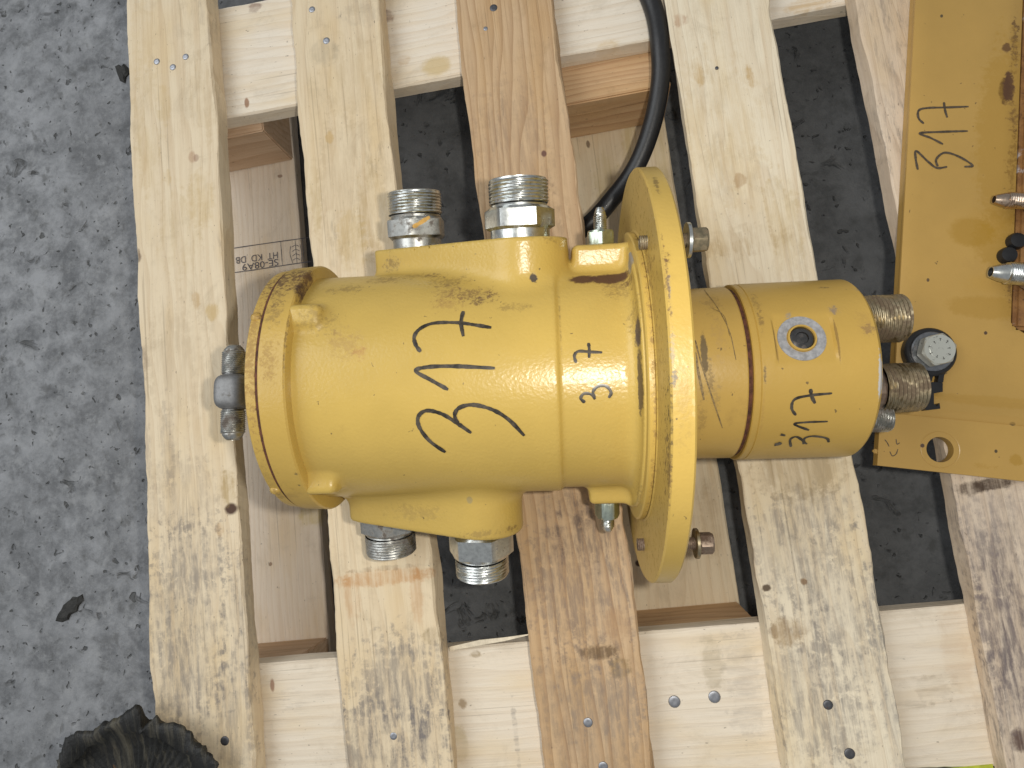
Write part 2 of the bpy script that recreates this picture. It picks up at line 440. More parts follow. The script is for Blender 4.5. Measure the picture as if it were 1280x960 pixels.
runner1 = board('bottom_board', 'Y', -.452, -.3315, Y0, .58, -.1435, -.1225, bm1, pallet, 31, 0.6)
runner2 = board('bottom_board', 'Y', -.004, .1325, Y0, .58, -.1435, -.1225, bm2, pallet, 32, 0.6)

def block(x0, x1, y0, y1, mat, rz=0.0):
    bm = bmesh.new()
    bmesh.ops.create_cube(bm, size=1)
    for v in bm.verts:
        v.co = Vector((v.co.x * (x1 - x0), v.co.y * (y1 - y0), v.co.z * .0765))
    bmesh.ops.bevel(bm, geom=list(bm.edges), offset=.0016, segments=2, affect='EDGES')
    bmesh.ops.rotate(bm, verts=bm.verts, cent=(0, 0, 0), matrix=Matrix.Rotation(rz, 3, 'Z'))
    bmesh.ops.translate(bm, verts=bm.verts, vec=((x0 + x1) / 2, (y0 + y1) / 2, -.0835))
    me = bpy.data.meshes.new('block')
    bm.to_mesh(me)
    bm.free()
    me.materials.append(mat)
    o = bpy.data.objects.new('block', me)
    C.objects.link(o)
    o.parent = pallet
    return o
bk1 = wood('block_wood_1', 'X', (.60, .43, .29), (.42, .25, .14), 41, 130, .5, .1)
bk2 = wood('block_wood_2', 'X', (.64, .43, .24), (.42, .22, .11), 42, 150, .7, .12)
block(-.452, -.333, .418, .56, bk1, 0.02)
block(-.002, .129, .3855, .55, bk2, 0.015)
block(-.452, -.333, -.30, -.168, bk1)
block(-.002, .131, -.30, -.1685, bk2)
block(-.452, -.333, -.625, -.50, bk1)
block(-.002, .131, -.625, -.50, bk2)

nail_m = metal('dull_nail_steel', (.42, .43, .46), .42, .15, seed=3)
nail_d = metal('dark_nail_steel', (.16, .16, .17), .5, .3, seed=4)
def nail(px, py, z, r, mat, parent):
    p = W(px, py, z)
    n = 14
    vs, fs = [], []
    prof = [(r, -.001), (r, .0002), (r * .82, .0007), (r * .35, .0006)]
    for rr, zz in prof:
        for k in range(n):
            a = 2 * math.pi * k / n
            vs.append((p[0] + rr * math.cos(a), p[1] + rr * math.sin(a), p[2] + zz))
    for j in range(len(prof) - 1):
        for k in range(n):
            fs.append((j * n + k, j * n + (k + 1) % n, (j + 1) * n + (k + 1) % n, (j + 1) * n + k))
    fs.append(tuple(range((len(prof) - 1) * n, len(prof) * n)))
    mesh_obj('nail', vs, fs, mat, parent, True)
for i, (px, py) in enumerate([(196, 77), (216, 84), (232, 71)]):
    nail(px, py, 0, .0037, nail_m, decks[0])
nail(281, 926, 0, .0045, nail_d, decks[0])
nail(390, 12, 0, .0037, nail_m, decks[1]); nail(408, 51, 0, .004, nail_m, decks[1]); nail(492, 920, 0, .0037, nail_m, decks[1])
nail(617, 10, 0, .0042, nail_d, decks[2]); nail(607, 36, 0, .0025, nail_m, decks[2])
nail(735, 903, 0, .0044, nail_m, decks[2]); nail(754, 958, 0, .0044, nail_m, decks[2])
nail(843, 877, zc, .0056, nail_m, crossB); nail(893, 871, zc, .0056, nail_m, crossB)
nail(1035, 881, 0, .0042, nail_d, decks[3]); nail(1062, 942, 0, .0046, nail_d, decks[3])
nail(896, 85, 0, .0018, nail_d, decks[3])

# long splinter lifted from the middle cross board
sp_pts = [W(562, 811, -.018), W(600, 803, -.014), W(630, 799, -.010), W(662, 793, -.006)]
vs, fs = [], []
for i, p in enumerate(sp_pts):
    w = (.0016, .002, .0014, .0004)[i]
    for dx, dz in ((0, w), (0, -w)):
        vs += [(p[0], p[1] + w * 1.2, p[2] + dz * .4), (p[0], p[1] - w * 1.2, p[2] + dz * .4)]
for i in range(3):
    a, b_ = i * 4, i * 4 + 4
    for q in ((0, 1, 3, 2),):
        idx = list(q)
        for k in range(4):
            fs.append((a + idx[k], a + idx[(k + 1) % 4], b_ + idx[(k + 1) % 4], b_ + idx[k]))
fs += [(0, 1, 3, 2), (12, 13, 15, 14)]
fixnorm(mesh_obj('splinter', vs, fs, plain('bare_splinter_wood', (.74, .64, .48), .7), crossB))

# ------------------------------------------------------------------ ribbons, strokes, text
def catmull(pts, n=10):
    P = [np.array(p, float) for p in pts]
    if len(P) == 2:
        return [P[0] + (P[1] - P[0]) * t for t in np.linspace(0, 1, n)]
    out = []
    Q = [2 * P[0] - P[1]] + P + [2 * P[-1] - P[-2]]
    for i in range(1, len(Q) - 2):
        for t in np.linspace(0, 1, n, endpoint=False):
            a, b, c, d = Q[i - 1:i + 3]
            out.append(.5 * (2 * b + (c - a) * t + (2 * a - 5 * b + 4 * c - d) * t * t + (3 * b - a - 3 * c + d) * t ** 3))
    out.append(P[-1])
    return out

def ribbon(pts, nrm, width, lift, vs, fs, r):
    """thin flat ink stroke lying on a surface"""
    n = len(pts)
    base = len(vs)
    for i in range(n):
        t = pts[min(i + 1, n - 1)] - pts[max(i - 1, 0)]
        t = t / (np.linalg.norm(t) + 1e-12)
        sdir = np.cross(nrm[i], t)
        sdir /= np.linalg.norm(sdir) + 1e-12
        e = min(i, n - 1 - i)
        w = width * .5 * (1 + .10 * math.sin(i * .7) + .06 * r.normal()) * (1.0 if e > 1 else (.62, .9)[e])
        c = pts[i] + nrm[i] * lift
        for k in (-1, -.5, 0, .5, 1):
            vs.append(c + sdir * w * k + nrm[i] * (1 - k * k) * .00005)
    for i in range(n - 1):
        for k in range(4):
            a = base + i * 5 + k
            fs.append((a, a + 1, a + 6, a + 5))

ink = plain('black_marker_ink', (.05, .041, .03), .33, .75, 130, bumpd=.0002)
ink_thin = plain('faded_marker_ink', (.075, .055, .035), .45, .4, 500, bumpd=.0002)

def crop(ox, oy, pts, k=2.9091):
    return [(ox + a / k, oy + b / k) for a, b in pts]

# ------------------------------------------------------------------ swivel joint : local frame s (axis), u (side), w (up)
SY, SZ = -0.08403, -0.06
O = np.array([0, 0.0687, 0.082])
D = np.array([1, SY, SZ]); D /= np.linalg.norm(D)
U = np.cross([0, 0, 1], D); U /= np.linalg.norm(U)
V = np.cross(D, U)
B3 = np.stack([D, U, V], 1)
swivel = empty('hydraulic_swivel', 'yellow hydraulic rotary swivel joint marked 317 lying across the pallet boards', 'swivel joint')
MS = Matrix.Identity(4)
for i in range(3):
    for j in range(3):
        MS[i][j] = B3[i, j]
    MS[i][3] = O[i]
swivel.matrix_world = MS

def to_local(p):
    return B3.T @ (np.asarray(p) - O)
cam_l = to_local(CAM_P)
def ray_l(px, py):
    r = B3.T @ ray(px, py)
    return r / np.linalg.norm(r)
def loc(px, py, w):
    r = ray_l(px, py)
    return cam_l + r * (w - cam_l[2]) / r[2]

# signed distance field of the cast body
def smin(a, b, k):
    h = np.clip(.5 + .5 * (b - a) / k, 0, 1)
    return b + (a - b) * h - k * h * (1 - h)
def smax(a, b, k):
    return -smin(-a, -b, k)
def d_cyl(p, s0, s1, r, rd=.003):
    dr = np.hypot(p[:, 1], p[:, 2]) - r + rd
    ds = np.abs(p[:, 0] - (s0 + s1) / 2) - (s1 - s0) / 2 + rd
    return np.minimum(np.maximum(dr, ds), 0) + np.hypot(np.maximum(dr, 0), np.maximum(ds, 0)) - rd
def d_box(p, lo, hi, rd):
    c = (np.array(lo) + np.array(hi)) / 2
    h = (np.array(hi) - np.array(lo)) / 2 - rd
    q = np.abs(p - c) - h
    return np.linalg.norm(np.maximum(q, 0), axis=1) + np.minimum(q.max(1), 0) - rd
def d_hull(p, a, ra, b, rb):
    x, y = p[:, 0] - a[0], p[:, 2] - a[1]
    ba = np.array(b) - np.array(a)
    L = np.linalg.norm(ba); e = ba / L
    yy = x * e[0] + y * e[1]
    xx = np.abs(-x * e[1] + y * e[0])
    bb = (ra - rb) / L; aa = math.sqrt(1 - bb * bb)
    k = -bb * xx + aa * yy
    d = aa * xx + bb * yy - ra
    d = np.where(k < 0, np.hypot(xx, yy) - ra, d)
    return np.where(k > aa * L, np.hypot(xx, yy - L) - rb, d)
RB, RC = .0932, .0905
ROLL = math.radians(15)
CR, SR = math.cos(ROLL), math.sin(ROLL)
def unroll(p):
    return np.stack([p[:, 0], p[:, 1] * CR + p[:, 2] * SR, -p[:, 1] * SR + p[:, 2] * CR], 1)
def roll(s_, u_, w_):
    return np.array([s_, u_ * CR - w_ * SR, u_ * SR + w_ * CR])
S_UL, W_UL, S_UR, W_UR = loc(519, 262, -.004)[0], -.0445, loc(649, 262, .048)[0], .0123
S_LL, W_LL, S_LR, W_LR = loc(488, 672, -.064)[0], -.027, loc(602, 700, -.036)[0], .002
def sdf(p):
    d = d_cyl(p, -.224, -.0225, RB, .003)
    d = smin(d, d_cyl(p, -.03, .036, RC, .003), .0015)
    # shoulder flaring towards the flange ring
    d = smin(d, d_cyl(p, .0335, .040, .108, .002), .012)
    q = unroll(p)
    # upper port boss
    up = d_hull(q, (S_UL - .004, W_UL - .015), .048, (S_UR, W_UR), .0375)
    up = smax(up, -(q[:, 0] + .1785), .003)
    up = smax(up, q[:, 1] - .1155, .0022)
    up = smax(up, -q[:, 1], .01)
    d = smin(d, up, .010)
    # lower port boss
    lo = d_hull(q, (S_LL + .004, W_LL - .002), .050, (S_LR, W_LR + .002), .038)
    lo = smax(lo, -(q[:, 0] + .2085), .003)
    lo = smax(lo, -(q[:, 1] + .1255) - (q[:, 0] - S_LR) * .085, .0035)
    lo = smax(lo, q[:, 1], .01)
    d = smin(d, lo, .012)
    # side lugs beside the flange
    d = smin(d, d_box(q, (-.0085, .05, -.026), (.041, .109, .022), .0045), .006)
    d = smin(d, d_box(q, (-.001, -.1045, -.024), (.0375, -.05, .022), .0045), .008)
    # bolt bosses behind the end cover
    for (uu, ww) in BOSS:
        d = smin(d, d_box(p, (-.222, uu - .009, ww - .009), (-.196, uu + .009, ww + .009), .0055), .006)
    return d
def ring_pt(px, py, r):
    rr = ray_l(px, py)
    a = cam_l[1:]; b = rr[1:]
    A = b @ b; Bq = 2 * a @ b; Cq = a @ a - r * r
    disc = max(Bq * Bq - 4 * A * Cq, 0)
    return cam_l + rr * (-Bq - math.sqrt(disc)) / (2 * A)
BOSS = [ring_pt(378, 397, .0935)[1:], ring_pt(402, 603, .0935)[1:]]
BOSS += [-BOSS[0], -BOSS[1]]

def surface_net(f, lo, hi, h):
    ax = [np.arange(lo[i], hi[i] + h, h) for i in range(3)]
    g = np.stack(np.meshgrid(*ax, indexing='ij'), -1)
    sh = g.shape[:3]
    val = f(g.reshape(-1, 3)).reshape(sh)
    s = val < 0
    c = np.zeros((sh[0] - 1, sh[1] - 1, sh[2] - 1), int)
    for dx in (0, 1):
        for dy in (0, 1):
            for dz in (0, 1):
                c += s[dx:sh[0] - 1 + dx, dy:sh[1] - 1 + dy, dz:sh[2] - 1 + dz]
    act = (c > 0) & (c < 8)
    idx = -np.ones(act.shape, int)
    idx[act] = np.arange(act.sum())
    verts = g[:-1, :-1, :-1][act] + h / 2
    for _ in range(7):
        d = f(verts)
        gr = np.stack([(f(verts + np.eye(3)[i] * 1e-4) - f(verts - np.eye(3)[i] * 1e-4)) / 2e-4 for i in range(3)], 1)
        verts = verts - np.clip(d, -.003, .003)[:, None] * gr / np.maximum((gr ** 2).sum(1), .3)[:, None]
    quads = []
    for a in range(3):
        b, e = (a + 1) % 3, (a + 2) % 3
        sl0 = [slice(1, -1)] * 3; sl1 = [slice(1, -1)] * 3
        sl0[a] = slice(0, -1); sl1[a] = slice(1, None)
        A, Bv = s[tuple(sl0)], s[tuple(sl1)]
        for flip in (0, 1):
            m = (A & ~Bv) if not flip else (~A & Bv)
            ii = np.argwhere(m)
            off = np.zeros(3, int); off[b] = 1; off[e] = 1
            ii = ii + off
            ii[:, a] = ii[:, a]
            q = []
            for db, de in ((-1, -1), (0, -1), (0, 0), (-1, 0)):
                jj = ii.copy(); jj[:, b] += db; jj[:, e] += de
                q.append(idx[jj[:, 0], jj[:, 1], jj[:, 2]])
            q = np.stack(q, 1)
            if flip:
                q = q[:, ::-1]
            quads.append(q)
    quads = np.concatenate(quads)
    return verts, quads[(quads >= 0).all(1)]

def trace(px, py, f):
    r = ray_l(px, py)
    t = .25
    for _ in range(200):
        p = cam_l + r * t
        d = float(f(p[None])[0])
        if d < 1e-5:
            break
        t += d * .9
    e = 1e-4
    g = np.array([float(f((p + np.eye(3)[i] * e)[None])[0] - f((p - np.eye(3)[i] * e)[None])[0]) for i in range(3)])
    return p, g / np.linalg.norm(g)

YEL = (0.50, 0.345, 0.084)
def T(px, py):
    return trace(px, py, sdf)[0]
body_spots = [(T(480, 350), (.03, .010, .02), (.16, .09, .04), .6, .5), (T(590, 368), (.03, .012, .02), (.12, .06, .03), .8, .5), (T(775, 360), (.02, .02, .02), (.13, .07, .03), .6, .5), (T(560, 365), (.02, .02, .02), (.18, .1, .04), .5, .5), 
    (T(490, 330), (.016, .012, .012), DIRT, .75, .45), (T(560, 352), (.032, .012, .02), DIRT, .55, .6), (T(600, 373), (.018, .010, .012), (.10, .055, .03), .85, .55),
    (T(520, 345), (.03, .010, .02), DIRT, .5, .6), (T(640, 384), (.02, .006, .01), DIRT, .5, .55), (T(560, 380), (.02, .014, .02), (.28, .15, .05), .5, .6),
    (T(667, 348), (.0035, .0045, .0045), (.05, .04, .035), .95, .35), (T(730, 349), (.013, .007, .011), RUST, .97, .2), (T(765, 348), (.021, .008, .012), RUST, .97, .2),
    (T(785, 352), (.008, .012, .012), RUST, .85, .4), (T(788, 322), (.004, .012, .012), GREY, .8, .3), (T(797, 430), (.003, .018, .012), (.07, .05, .04), .95, .4), (T(798, 415), (.002, .012, .01), (.07, .05, .04), .9, .3), (T(800, 480), (.0015, .03, .02), (.09, .06, .03), .9, .35),
    (T(795, 395), (.010, .03, .02), DIRT, .5, .65), (T(430, 362), (.03, .01, .012), DIRT, .55, .55), (T(400, 400), (.022, .02, .02), DIRT, .45, .65), (T(430, 430), (.02, .02, .02), (.3, .17, .06), .45, .65),
    (T(450, 440), (.008, .012, .012), (.35, .14, .05), .45, .6), (T(640, 660), (.02, .006, .015), RUST, .75, .45), (T(600, 668), (.03, .006, .02), DIRT, .5, .55), (T(587, 625), (.003, .004, .004), (.3, .24, .12), .7, .1),
    (T(520, 640), (.05, .012, .02), DIRT, .3, .65), (T(700, 400), (.0012, .05, .03), DIRT, .5, .4), (T(540, 345), (.012, .01, .01), DIRT, .5, .6), (T(690, 300), (.01, .004, .02), RUST, .4, .5),
    (T(800, 620), (.006, .02, .03), DIRT, .5, .5), (T(705, 612), (.02, .004, .02), DIRT, .6, .5)]
cast_m = paint('cast_yellow_paint', YEL, body_spots, .30, .25, .75)
bv, bq = surface_net(sdf, (-.226, -.136, -.112), (.043, .118, .112), .002)
body = mesh_obj('cast_body', bv, bq, cast_m, swivel, True)
fixnorm(body)
body['label'] = 'smooth yellow cast body with port bosses and rust in its corners'

def ink_on(parent, strokes, width, mat, f=sdf, name='handwritten_number', lift=.00025, widths=None):
    vs, fs = [], []
    r = np.random.default_rng(5)
    for i, st in enumerate(strokes):
        cp = catmull(st, 9)
        pp, nn = [], []
        for x, y in cp:
            p, n = trace(x, y, f)
            pp.append(p); nn.append(n)
        ribbon(pp, nn, widths[i] if widths else width, lift + i * .00004, vs, fs, r)
    return mesh_obj(name, vs, fs, mat, parent, True)

big = [crop(420, 310, s) for s in (
    [(308, 378), (290, 352), (285, 322), (306, 294), (355, 274), (440, 272), (510, 281), (565, 290)], [(463, 230), (455, 272), (463, 322)],
    [(408, 515), (345, 480), (290, 447), (335, 433), (430, 430), (578, 437)],
    [(398, 742), (340, 700), (303, 650), (300, 612), (330, 591), (385, 603), (440, 636), (492, 672)],
    [(443, 640), (432, 606), (450, 580), (500, 570), (570, 588), (630, 625), (685, 682)])]
ink_on(body, big, .0029, ink)
small = [crop(420, 310, s) for s in ([(873, 418), (867, 392), (882, 376), (925, 378), (968, 380)], [(918, 345), (921, 372), (920, 400)],
    [(905, 562), (890, 546), (903, 529), (930, 533), (942, 550)], [(940, 546), (935, 521), (955, 502), (983, 503), (1000, 525), (992, 545)])]
ink_on(body, small, .0022, ink)

# lathe about the swivel axis
def lathe(name, prof, mat, parent, n=128, closed=True, deg=25, fn=None, center=(0, 0)):
    vs, fs = [], []
    m = len(prof)
    for s, r in prof:
        for k in range(n):
            a = 2 * math.pi * k / n
            p = np.array([s, center[0] + r * math.cos(a), center[1] + r * math.sin(a)])
            vs.append(fn(p) if fn else p)
    for j in range(m - 1 if not closed else m):
        j2 = (j + 1) % m
        for k in range(n):
            fs.append((j * n + k, j * n + (k + 1) % n, j2 * n + (k + 1) % n, j2 * n + k))
    o = mesh_obj(name, vs, fs, mat, parent)
    fixnorm(o)
    return sharp(o, deg)

def RP(px, py, r):
    return ring_pt(px, py, r)
cap_spots = [((-.2440, .02, .09), (.010, .12, .06), (.24, .12, .035), .7, .5), ((-.2386, .0, .09), (.0022, .12, .08), (.06, .025, .014), .95, .42), (RP(370, 350, .103), (.04, .03, .03), (.11, .055, .025), .85, .5), (RP(345, 365, .103), (.02, .025, .03), DIRT, .7, .5), (RP(398, 372, .103), (.014, .014, .02), (.05, .022, .012), .95, .3), (RP(392, 358, .103), (.016, .020, .026), (.05, .022, .012), .97, .25), (RP(404, 342, .103), (.016, .014, .03), (.07, .03, .015), .9, .3), (RP(385, 345, .103), (.03, .02, .03), RUST, .9, .5), (RP(350, 350, .103), (.02, .02, .03), DIRT, .65, .6), (RP(375, 340, .103), (.03, .012, .02), DIRT, .8, .5),
             (RP(340, 390, .103), (.014, .02, .02), DIRT, .55, .65), (RP(335, 450, .103), (.012, .03, .02), (.2, .09, .03), .5, .65), (RP(310, 390, .103), (.006, .012, .012), DIRT, .8, .45), (RP(330, 600, .103), (.02, .03, .03), DIRT, .3, .65),
             (RP(356, 430, .103), (.0012, .06, .03), DIRT, .75, .45), (RP(345, 620, .103), (.008, .02, .02), RUST, .5, .5), (RP(371, 592, .103), (.003, .004, .004), (.06, .05, .03), .9, .42)]
cap_m = paint('end_cover_yellow_paint', (0.49, 0.325, 0.074), cap_spots, .34, .45, .6, 1)
rustm = plain('rusted_joint', (.085, .03, .015), .85, .5, 200)
cover = lathe('end_cover', [(-.2485, .0), (-.2485, .0985), (-.2472, .1004), (-.2400, .1012), (-.2394, .1006), (-.2394, .0)], cap_m, swivel, closed=False)
lathe('joint_seam', [(-.2402, .06), (-.2402, .1009), (-.2376, .1012), (-.2376, .06)], rustm, cover)
lathe('cover_ring', [(-.2378, .06), (-.2378, .1013), (-.2371, .1024), (-.2185, .1034), (-.2172, .1022), (-.2166, .098), (-.2166, .06)], cap_m, swivel)
for px, py in ((309, 398), (331, 612)):
    p = RP(px, py, .0995)
    bm = bmesh.new()
    bmesh.ops.create_icosphere(bm, subdivisions=2, radius=.0042)
    for v in bm.verts:
        v.co = Vector((v.co.x * 1.1, v.co.y, v.co.z)) + Vector((-.244, p[1], p[2]))
    me = bpy.data.meshes.new('cover_lug'); bm.to_mesh(me); bm.free()
    me.materials.append(cap_m)
    me.polygons.foreach_set('use_smooth', [True] * len(me.polygons))
    o = bpy.data.objects.new('cover_lug', me); C.objects.link(o); o.parent = cover

# flange
fl_spots = [((.0395, 0, 0), (.0034, .3, .3), (.20, .11, .035), .9, .5), (RP(800, 250, .13), (.006, .03, .05), (.16, .085, .03), .8, .5), (RP(808, 230, .15), (.006, .03, .05), (.16, .085, .03), .8, .5), (RP(815, 330, .13), (.006, .03, .03), (.16, .085, .03), .6, .5), (RP(805, 690, .15), (.006, .03, .05), (.2, .11, .04), .6, .5), (RP(833, 320, .166), (.004, .006, .008), RUST, .95, .42), (RP(836, 360, .166), (.002, .02, .02), GREY, .8, .45), (RP(840, 440, .166), (.003, .02, .02), (.35, .33, .28), .7, .45), (RP(842, 472, .166), (.004, .008, .01), GREY, .9, .42), (RP(834, 350, .166), (.002, .05, .03), (.13,.07,.03), .9, .42), (RP(838, 600, .166), (.0018, .06, .03), (.13,.07,.03), .9, .42),
            (RP(838, 215, .166), (.008, .008, .02), DIRT, .8, .5), (RP(820, 230, .166), (.003, .02, .03), (.06, .035, .02), .8, .45), (RP(825, 660, .166), (.003, .02, .03), (.06, .035, .02), .8, .45), (RP(866, 480, .166), (.002, .04, .02), (.75, .6, .3), .5, .5),
            (RP(815, 280, .14), (.004, .03, .03), DIRT, .6, .5), (RP(855, 500, .166), (.01, .05, .05), DIRT, .2, .65), (RP(840, 540, .166), (.0012, .05, .03), (.08, .06, .03), .8, .5), (RP(848, 720, .166), (.01, .012, .03), (.62, .42, .16), .5, .4)]
fl_m = paint('flange_yellow_paint', (0.495, 0.335, 0.08), fl_spots, .35, .35, .5, 2)
lathe('flange_ring', [(.0352, .06), (.0352, .1165), (.0362, .1178), (.0398, .1178), (.0406, .1165), (.0406, .06)], fl_m, swivel)
flange = lathe('mounting_flange', [(.0404, .05), (.0404, .118), (.0412, .1195), (.0412, .1650), (.0424, .1664), (.0552, .1664), (.0566, .1650), (.0566, .05)], fl_m, swivel, n=200)
# small dark bores of the flange joint
# rotor : the slimmer right hand cylinder
pl_c = ring_pt(1003, 422, .0712)
pn = np.array([0, pl_c[1], pl_c[2]]); pn /= np.linalg.norm(pn)
def flat(p):
    if .134 < p[0] < .1775:
        d = p @ pn
        if d > .0697:
            p = p - pn * (d - .0697)
    return p
rot_spots = [(RP(985, 395, .072), (.004, .006, .006), GREY, .85, .4), (RP(1043, 388, .072), (.006, .006, .008), (.16, .14, .15), .9, .4), (RP(1085, 412, .072), (.008, .008, .01), (.16, .09, .05), .85, .45), (RP(1030, 360, .072), (.006, .003, .005), (.05, .04, .03), .9, .4),
             (RP(1101, 470, .072), (.002, .02, .02), (.4, .4, .4), .9, .35), (RP(1080, 362, .072), (.010, .004, .01), GREY, .8, .4), (RP(956, 470, .072), (.0016, .012, .01), (.06, .05, .04), .9, .4), (RP(950, 400, .072), (.004, .02, .02), DIRT, .7, .5), (RP(945, 380, .072), (.006, .02, .02), DIRT, .5, .55),
             (RP(1047, 425, .072), (.0010, .02, .02), (.22, .13, .03), .8, .3), (RP(971, 430, .072), (.0010, .015, .02), (.25, .15, .04), .6, .3), (RP(953, 520, .072), (.002, .03, .03), (.35, .2, .05), .5, .5), (RP(880, 400, .07), (.012, .02, .02), (.28, .17, .05), .45, .6), (RP(1080, 400, .072), (.012, .015, .02), (.35, .21, .06), .4, .6)]
rot_m = paint('rotor_yellow_paint', (0.48, 0.307, 0.068), rot_spots, .38, .25, .4, 3)
neck_spots = [(RP(880, 440, .07), (.003, .02, .02), (.05, .04, .03), .75, .35), (RP(888, 470, .07), (.004, .018, .02), (.10, .07, .04), .6, .45), (RP(895, 500, .07), (.006, .02, .02), (.15, .1, .05), .4, .55), (RP(890, 380, .07), (.014, .02, .02), (.25, .16, .06), .6, .6), (RP(900, 420, .07), (.010, .03, .02), (.35, .22, .08), .4, .6), (RP(878, 520, .07), (.006, .04, .03), DIRT, .4, .6)]
neck_m = paint('neck_yellow_paint', (0.47, 0.302, 0.072), neck_spots, .36, .4, .35, 4)
neck = lathe('rotor_neck', [(.055, .03), (.055, .0700), (.1135, .0706), (.1145, .0700), (.1145, .03)], neck_m, swivel)
lathe('joint_seam', [(.1143, .03), (.1143, .0688), (.1178, .0688), (.1178, .03)], rustm, neck)
prof = [(.1176, .03), (.1176, .0716), (.1184, .0722), (.1225, .0722), (.1230, .0717), (.1236, .0723)]
prof += [(s, .0724) for s in np.linspace(.128, .200, 40)]
prof += [(.2060, .0724), (.2082, .0706), (.2082, .0)]
rotor = lathe('rotor_housing', prof, rot_m, swivel, n=200, closed=False, fn=flat)
# spot face, ring and socket plug
def frame(axis, up):
    z = np.array(axis, float); z /= np.linalg.norm(z)
    x = np.array(up, float) - z * (np.array(up) @ z); x /= np.linalg.norm(x)
    y = np.cross(z, x)
    return np.stack([x, y, z], 1)

def lathe_at(name, prof, mat, parent, p0, Fr, n=40, deg=28, n_sides=None, phase=0.0, closed=False):
    vs, fs = [], []
    n = n_sides or n
    for h, r in prof:
        for k in range(n):
            a = 2 * math.pi * (k + phase) / n
            vs.append(np.array(p0) + Fr @ np.array([r * math.cos(a), r * math.sin(a), h]))
    m = len(prof)
    for j in range(m if closed else m - 1):
        j2 = (j + 1) % m
        for k in range(n):
            fs.append((j * n + k, j * n + (k + 1) % n, j2 * n + (k + 1) % n, j2 * n + k))
    o = mesh_obj(name, vs, fs, mat, parent)
    fixnorm(o)
    return sharp(o, deg)
zinc = metal('zinc_plated_steel', (.68, .70, .68), .24, .16, seed=1)
zinc_dirty = metal('weathered_zinc_steel', (.52, .52, .49), .33, .42, (.11, .08, .06), 2)
zinc_yellow = metal('yellow_passivated_steel', (.40, .335, .22), .36, .55, (.12, .08, .05), 5)
brown_steel = metal('rusty_brown_steel', (.40, .31, .24), .42, .65, (.09, .05, .03), 6)
dark_hole = plain('oily_black_bore', (.012, .011, .01), .35, .3, 200)
greyscrape = plain('bare_grey_metal', (.33, .33, .34), .55, .25, 250, .35)
Fp = frame(pn, (1, 0, 0))
pc = np.array([pl_c[0], 0, 0]) + pn * .0697
plug_ring = lathe_at('scraped_ring', [(-.001, .0105), (.0004, .0108), (.0006, .0125), (.0005, .0172), (-.001, .0178)], greyscrape, rotor, pc, Fp, 56)
lathe_at('inner_face', [(-.0008, .0104), (.0016, .0104), (.0022, .0100), (.0022, .0090), (-.0008, .0086)], rot_m, rotor, pc, Fp, 48, closed=True)
plug = lathe_at('socket_plug', [(-.001, .0089), (.0006, .0089), (.0009, .0080), (.0014, .0060), (.0014, .0046), (.0004, .0042), (.0004, 0)], metal('dark_plug_steel', (.17, .165, .16), .22, .3, seed=8), rotor, pc, Fp, 48)

# rotor number
def f_rot(p):
    return np.hypot(p[:, 1], p[:, 2]) - .0724
num = [crop(840, 310, s) for s in ([(450, 608), (435, 582), (446, 550), (500, 536), (582, 528)], [(503, 512), (508, 540), (520, 565)], [(498, 662), (445, 640), (485, 633), (566, 630)],
       [(432, 722), (430, 695), (455, 686), (490, 712)], [(478, 712), (482, 691), (512, 683), (560, 690), (570, 705)], [(372, 713), (385, 712), (396, 705)], [(400, 682), (403, 678), (406, 675)])]
ink_on(rotor, num, .0021, ink, f_rot, widths=[.0021, .0026, .0019, .0021, .0021, .004, .004])

# ------------------------------------------------------------------ threaded fittings
def thread_mesh(p0, Fr, r, h0, h1, pitch, depth, bore, mat, parent, name='thread', n=56, cham=.6, cone=None):
    vs, fs = [], []
    steps = max(8, int((h1 - h0) / pitch * 6))
    hs = np.linspace(h0, h1, steps)
    for h in hs:
        for k in range(n):
            a = 2 * math.pi * k / n
            fr = (h / pitch - k / n) % 1.0
            tri = abs(2 * fr - 1)
            edge = min(1.0, (h1 - h) / (pitch * cham) + .05)
            rr = r - depth * tri - (1 - edge) * depth * 1.0
            vs.append(np.array(p0) + Fr @ np.array([rr * math.cos(a), rr * math.sin(a), h]))
    rows = steps
    extra = [(h1, bore), (h1 - .012, bore * .96), (h1 - .012, 0.0)] if cone is None else [(h1 + .0002, r * .84), (h1 + cone * .25, r * .82), (h1 + cone * .75, r * .62), (h1 + cone, r * .50), (h1 + cone, bore), (h1 - .006, bore), (h1 - .006, 0.0)]
    for h, rr in extra:
        for k in range(n):
            a = 2 * math.pi * k / n
            vs.append(np.array(p0) + Fr @ np.array([rr * math.cos(a), rr * math.sin(a), h]))
        rows += 1
    for j in range(rows - 1):
        for k in range(n):
            fs.append((j * n + k, j * n + (k + 1) % n, (j + 1) * n + (k + 1) % n, (j + 1) * n + k))
    o = mesh_obj(name, vs, fs, mat, parent)
    fixnorm(o)
    return sharp(o, 60)

